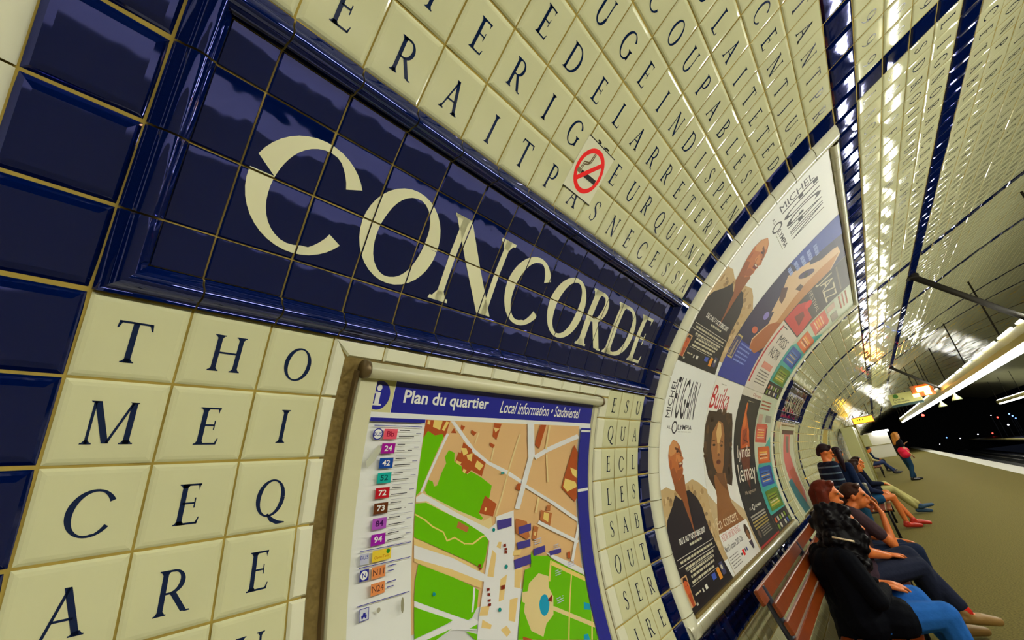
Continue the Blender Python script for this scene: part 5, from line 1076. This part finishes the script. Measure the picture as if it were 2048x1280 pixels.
        blob(nm, c, cloth(col), root, vox, 4)
    hm, hs_ = hair
    c = [('e', H(*p), tuple(q * s for q in r), HR) if len(p) == 3 and k == 'e' else ('c', H(*p), r * s, H(*rest[0]), rest[1] * s) for k, p, r, *rest in hs_]
    blob('hair', c, cloth(hm, .45, .4), root, min(vox, .011), 2)
    return root, W, j, H
CAP = [('e', (0, -.022, .045), (.089, .098, .090))]
BOB = CAP + [('c', (-.07, -.03, .03), .045, (-.075, -.02, -.10), .038), ('c', (.07, -.03, .03), .045, (.075, -.02, -.10), .038), ('c', (0, -.08, .02), .06, (0, -.085, -.10), .05), ('c', (-.04, .05, .09), .03, (.04, .05, .09), .03)] + [('c', (.03 * k, -.09 + abs(k) * .012, .06), .016, (.032 * k, -.115 + abs(k) * .014, -.13), .014) for k in (-3, -2, -1, 0, 1, 2, 3)]
LONG = CAP + [('c', (-.06, -.05, .03), .055, (-.09, -.09, -.24), .055), ('c', (.06, -.05, .03), .055, (.09, -.08, -.24), .055), ('c', (0, -.09, .02), .07, (0, -.13, -.26), .075), ('c', (-.05, .03, .09), .035, (.05, .03, .09), .035)]
BIG = CAP + [('e', (0, -.055, .03), (.118, .115, .125)), ('e', (-.08, -.05, -.10), (.07, .085, .13)), ('e', (.08, -.05, -.10), (.07, .085, .13)), ('e', (0, -.10, -.18), (.12, .08, .14)), ('c', (-.05, .04, .10), .035, (.05, .04, .10), .035)]
def curls(base, n, r0, r1, seed):
    r = random.Random(seed); out = list(base); es = [p for p in base if p[0] == 'e']
    for k in range(n):
        _, c, q = r.choice(es); d = Vector((r.gauss(0, 1), r.gauss(0, 1), r.gauss(0, 1))).normalized()
        p = (c[0] + d.x * q[0], c[1] + d.y * q[1], c[2] + d.z * q[2])
        if p[1] > .06 and p[2] < .085 and abs(p[0]) < .07: continue
        e = r.uniform(r0, r1); out.append(('e', p, (e, e, e * r.uniform(.7, 1.5))))
    return out
BIG += [('e', (.085, .03, -.07), (.045, .06, .12)), ('e', (-.085, .025, -.07), (.045, .06, .12)), ('e', (.10, -.03, -.19), (.06, .08, .10)), ('e', (-.10, -.03, -.19), (.06, .08, .10))]
BIG = curls(BIG, 300, .014, .026, 5)
PONY = CAP + [('c', (0, -.10, .06), .035, (0, -.15, .05), .045), ('c', (0, -.15, .05), .05, (0, -.20, -.10), .045), ('c', (0, -.20, -.10), .045, (0, -.20, -.26), .02), ('c', (-.05, .04, .09), .03, (.05, .04, .09), .03)]
SHORT = CAP + [('c', (0, -.09, .02), .04, (0, -.085, -.05), .035), ('c', (-.05, .045, .095), .026, (.05, .045, .095), .026)]
def sit(**k):
    J = dict(hipL=(-.085, 0, .53), hipR=(.085, 0, .53), kneeL=(-.11, .43, .53), kneeR=(.11, .43, .53), ankleL=(-.12, .44, .10), ankleR=(.12, .44, .10), toeL=(-.13, .60, .035), toeR=(.13, .60, .035),
             chest=(0, -.03, .86), neck=(0, .02, 1.01), head=(0, .07, 1.13), shL=(-.165, -.01, .955), shR=(.165, -.01, .955), elbL=(-.21, .06, .70), elbR=(.21, .06, .70), wrL=(-.10, .28, .63), wrR=(.10, .28, .63))
    J.update(k); return J
def stand(**k):
    J = dict(hipL=(-.085, 0, .90), hipR=(.085, 0, .90), kneeL=(-.10, .03, .49), kneeR=(.10, .03, .49), ankleL=(-.10, -.01, .09), ankleR=(.10, -.01, .09), toeL=(-.12, .16, .03), toeR=(.12, .16, .03),
             chest=(0, -.01, 1.24), neck=(0, .0, 1.43), head=(0, .03, 1.56), shL=(-.165, -.01, 1.36), shR=(.165, -.01, 1.36), elbL=(-.22, -.02, 1.08), elbR=(.22, -.02, 1.08), wrL=(-.20, .12, .87), wrR=(.20, .12, .87))
    J.update(k); return J
def shoes(root, j, material, sole, s=1.0):
    for sd in 'LR':
        a, t = j['ankle' + sd], j['toe' + sd]; d = (t - a); d.z = 0; d.normalize()
        zt = t.z
        blob('shoe', [('c', a - d * .03 * s - Vector((0, 0, .035 * s)), .040 * s, a + (t - a) * .5 - Vector((0, 0, .012)), .043 * s), ('c', a + (t - a) * .5 - Vector((0, 0, .012)), .043 * s, t + d * .03 * s, .032 * s), ('c', a - d * .01, .046 * s, a - Vector((0, 0, .03 * s)), .046 * s)], material, root, .009, 2)
# A: nearest sitter
rA, WA, jA, HA = person('nearest seated person, long dark curls, black coat, bright blue jeans, hand on thigh', (3.86, .45), (.50, -.86),
    sit(chest=(0, -.03, .80), neck=(-.0, .03, .93), head=(.0, .10, 1.035), shL=(-.17, -.03, .875), shR=(.17, -.03, .875), elbL=(-.24, .08, .66), elbR=(.22, .04, .66), wrL=(-.10, .22, .675), wrR=(.04, .19, .675), handL=(-.05, .35, .66), handR=(-.02, .33, .66), palmL=None or (0, 0, -1), palmR=(0, 0, -1),
        kneeL=(-.09, .40, .57), kneeR=(.15, .40, .53), ankleL=(-.02, .58, .17), ankleR=(.16, .46, .10), toeL=(.0, .74, .12), toeR=(.17, .62, .035)),
    [('coat', (.0012, .0017, .005), ['torso', 'sleeve', 'skirt_coat', 'collar']), ('jeans', (.02, .13, .50), ['legs'])], ((.0022, .0012, .003), BIG), vox=.0075, scale=1.0, head_turn=.3)
M['tan_shoe'] = mat('tan_leather', (.30, .17, .05), .5); M['red_shoe'] = mat('red_leather', (.55, .03, .015), .4); M['blue_shoe'] = mat('blue_canvas', (.02, .07, .16), .6); M['black_shoe'] = mat('black_leather', (.01, .01, .014), .4); M['clip'] = mat('ivory_clip', (.8, .62, .4), .3)
shoes(rA, jA, M['black_shoe'], None)
MB().tube([HA(.160, -.10, -.03), HA(.165, .01, -.065)], .006, 8).build('hair_clip', M['clip'], rA, True)
# B: auburn bob
rB, WB, jB, HB = person('seated person with an auburn bob in profile, bare forearms, dark jeans with legs crossed', (4.98, .47), (.52, -.85),
    sit(chest=(0, -.05, .86), neck=(0, -.04, 1.02), head=(0, -.02, 1.155), shL=(-.16, -.05, .96), shR=(.16, -.05, .96), elbL=(-.20, .06, .72), elbR=(.22, .02, .72), wrL=(-.03, .24, .66), wrR=(.08, .22, .655), handL=(.03, .36, .63), handR=(.02, .36, .65),
        kneeL=(-.04, .44, .62), kneeR=(.06, .43, .55), ankleL=(.10, .60, .22), ankleR=(-.02, .57, .11), toeL=(.11, .76, .14), toeR=(-.02, .73, .045)),
    [('tee', (.055, .032, .048), ['torso', 'short_sleeve']), ('jeans', (.016, .02, .045), ['legs'])], ((.12, .018, .008), BOB), vox=.009, scale=1.0, head_turn=.55)
shoes(rB, jB, M['tan_shoe'], None)
for sd in 'LR':
    a = jB['ankle' + sd]; k = jB['knee' + sd]; blob('sock', [('c', a, .045, a + (k - a) * .12, .046)], cloth((.55, .02, .01)), rB, .009, 1)
# C: hand at mouth
rC, WC, jC, HC = person('seated person leaning forward with a hand held to the mouth, dark grey tee', (5.80, .50), (.40, -.92),
    sit(chest=(0, .02, .82), neck=(0, .10, .95), head=(0, .17, 1.05), shL=(-.17, .06, .90), shR=(.17, .05, .90), elbR=(.17, .26, .62), wrR=(.10, .30, .88), handR=(.03, .29, .98), palmR=(-.3, -.9, 0), elbL=(-.22, .22, .66), wrL=(-.13, .42, .60), handL=(-.12, .55, .58),
        kneeL=(-.13, .44, .54), kneeR=(.12, .43, .54), ankleL=(-.12, .50, .10), ankleR=(.12, .46, .10)),
    [('tee', (.06, .035, .045), ['torso', 'short_sleeve']), ('trousers', (.010, .018, .05), ['legs'])], ((.05, .02, .014), SHORT), vox=.009, scale=1.0, head_turn=.5)
shoes(rC, jC, M['black_shoe'], None)
# D: ponytail
rD, WD, jD, HD = person('standing person with a dark ponytail in a navy jacket, bag strap over shoulder', (8.75, .55), (.75, -.66), stand(), [('jacket', (.008, .018, .06), ['torso', 'sleeve']), ('jeans', (.012, .06, .12), ['legs'])], ((.02, .008, .012), PONY), vox=.011, scale=.905, head_turn=-.9)
shoes(rD, jD, M['black_shoe'], None, .9)
M['bag_grey'] = mat('grey_bag', (.16, .15, .11), .6)
MB().tube([jD['shR'] + Vector((0, 0, .06)), jD['chest'] + Vector((.06, -.15, -.05)), jD['hipR'] + Vector((.05, -.1, .1))], .016, 8).build('bag_strap', M['bag_grey'], rD, True)
m = MB().box(-.13, .13, -.05, .05, -.2, .1, .02); p = jD['hipR'] + Vector((.12, -.12, .05)); m.v = [(x + p.x, y + p.y, z + p.z) for x, y, z in m.v]; m.build('bag', M['bag_grey'], rD)
# E: striped top
rE, WE, jE, HE = person('person in a dark top with pale stripes leaning on the tiled wall behind the ponytail', (8.30, .66), (.55, -.83), stand(), [('striped_top', (.010, .014, .035), ['torso', 'sleeve']), ('trousers', (.012, .012, .02), ['legs'])], ((.028, .012, .014), SHORT), vox=.012, scale=.945, head_turn=.4, head_tilt=-.35)
shoes(rE, jE, M['black_shoe'], None, .95)
nt = _cm[(.010, .014, .035)].node_tree; g = nt.nodes.new('ShaderNodeNewGeometry'); sx = nt.nodes.new('ShaderNodeSeparateXYZ'); nt.links.new(g.outputs['Position'], sx.inputs[0])
mm = nt.nodes.new('ShaderNodeMath'); mm.operation = 'MULTIPLY'; mm.inputs[1].default_value = 1 / .09; nt.links.new(sx.outputs[2], mm.inputs[0]); fr = nt.nodes.new('ShaderNodeMath'); fr.operation = 'FRACT'; nt.links.new(mm.outputs[0], fr.inputs[0]); lt = nt.nodes.new('ShaderNodeMath'); lt.operation = 'LESS_THAN'; lt.inputs[1].default_value = .22; nt.links.new(fr.outputs[0], lt.inputs[0])
mx = nt.nodes.new('ShaderNodeMix'); mx.data_type = 'RGBA'; mx.inputs[6].default_value = (.010, .014, .035, 1); mx.inputs[7].default_value = (.12, .18, .26, 1); nt.links.new(lt.outputs[0], mx.inputs[0]); nt.links.new(mx.outputs[2], nt.nodes['Principled BSDF'].inputs['Base Color'])
# F: pale trousers
rF, WF, jF, HF = person('seated person in pale trousers with outstretched legs, dark jacket and mustard scarf', (12.62, .52), (.42, -.90),
    sit(wrL=(-.02, .34, .66), wrR=(.12, .32, .66), handL=(.02, .47, .64), handR=(.08, .45, .62), kneeL=(-.10, .44, .62), kneeR=(.13, .43, .54), ankleL=(.05, .86, .16), ankleR=(.0, .82, .10), toeL=(.07, 1.02, .15), toeR=(.02, .98, .035)),
    [('jacket', (.006, .009, .028), ['torso', 'sleeve', 'skirt_coat']), ('trousers', (.50, .46, .19), ['legs']), ('scarf', (.45, .22, .03), ['scarf'])], ((.022, .010, .012), SHORT), vox=.012, head_turn=.6)
shoes(rF, jF, M['blue_shoe'], None)
# G: bare legs, red shoes
rG, WG, jG, HG = person('seated person with bare legs, denim skirt and red shoes', (10.95, .52), (.42, -.90),
    sit(kneeL=(-.08, .43, .60), kneeR=(.10, .42, .54), ankleL=(.04, .62, .13), ankleR=(.12, .46, .10), toeL=(.06, .80, .05), toeR=(.13, .62, .035)),
    [('jacket', (.008, .014, .05), ['torso', 'sleeve']), ('skirt', (.012, .07, .17), ['shorts'])], ((.03, .012, .01), LONG), vox=.012)
shoes(rG, jG, M['red_shoe'], None)
# H, I: far sitters
rH, WH, jH, HH = person('far seated person in a cream shirt and blue jeans, legs stretched out', (26.6, .50), (.30, -.95), sit(kneeL=(-.1, .44, .58), kneeR=(.1, .44, .54), ankleL=(.0, .80, .12), ankleR=(.1, .70, .10), toeL=(.02, .96, .06), toeR=(.11, .86, .035)), [('shirt', (.55, .48, .22), ['torso', 'sleeve']), ('jeans', (.03, .05, .14), ['legs'])], ((.012, .01, .02), SHORT), vox=.018)
shoes(rH, jH, M['black_shoe'], None)
rI, WI, jI, HI_ = person('farthest seated person in a dark blue jacket, on the far bench', (28.9, .46), (.35, -.94), sit(ankleL=(-.1, .7, .10), toeL=(-.1, .86, .035)), [('jacket', (.012, .025, .08), ['torso', 'sleeve']), ('trousers', (.02, .02, .03), ['legs'])], ((.06, .03, .02), SHORT), vox=.018)
shoes(rI, jI, M['black_shoe'], None)
# J: standing with pink bag
rJ, WJ, jJ, HJ = person('standing blonde person with a bright pink bag at the hip and flared jeans', (21.9, -.62), (.45, -.89), stand(kneeL=(-.1, .06, .49), ankleL=(-.13, .12, .09), toeL=(-.15, .30, .03), ankleR=(.12, -.12, .09), toeR=(.13, .06, .03), wrL=(-.12, .22, 1.22), elbL=(-.2, .08, 1.1)),
    [('top', (.006, .006, .012), ['torso', 'short_sleeve']), ('jeans', (.012, .045, .11), ['legs'])], ((.42, .17, .035), LONG), vox=.014, scale=1.0, skin=SKIN2)
shoes(rJ, jJ, M['black_shoe'], None)
blob('pink_bag', [('c', jJ['hipR'] + Vector((-.05, .02, .12)), .15, jJ['hipL'] + Vector((-.05, -.12, .10)), .14), ('c', jJ['hipR'] + Vector((-.05, 0, .0)), .15, jJ['hipL'] + Vector((-.02, -.12, -.02)), .13)], cloth((.75, .02, .07), .5), rJ, .018, 3)
MB().tube([jJ['shL'] + Vector((0, 0, .06)), jJ['chest'] + Vector((-.16, -.02, 0)), jJ['hipR'] + Vector((-.12, .05, .15))], .015, 8).build('bag_strap', M['red_shoe'], rJ, True)
finish_blobs()
# small pieces that belong to a part hang one level deeper, under that part
DEEPER = {'eye': 'body', 'hair_clip': 'hair', 'roller_cap': 'roller', 'door_seam': 'cabinet', 'pictogram': 'plate', 'wall_flange': 'rod', 'rail_clamp': 'rod', 'cone': 'bell', 'lens': 'hood', 'lit_face': 'casing', 'lamp_panel': 'casing', 'roundel': 'panel', 'lettering': 'panel', 'rail': 'cabin', 'light_strip': 'cabin'}
stem = lambda o: o.name.split('.')[0]
for root in [o for o in COL.objects if o.parent is None and o.type == 'EMPTY']:
    kids = list(root.children)
    for k in kids:
        want = DEEPER.get(stem(k)); host = next((p for p in kids if want and stem(p) == want), None)
        if host is not None:
            ml = host.matrix_local.inverted() @ k.matrix_local; k.parent = host; k.matrix_local = ml
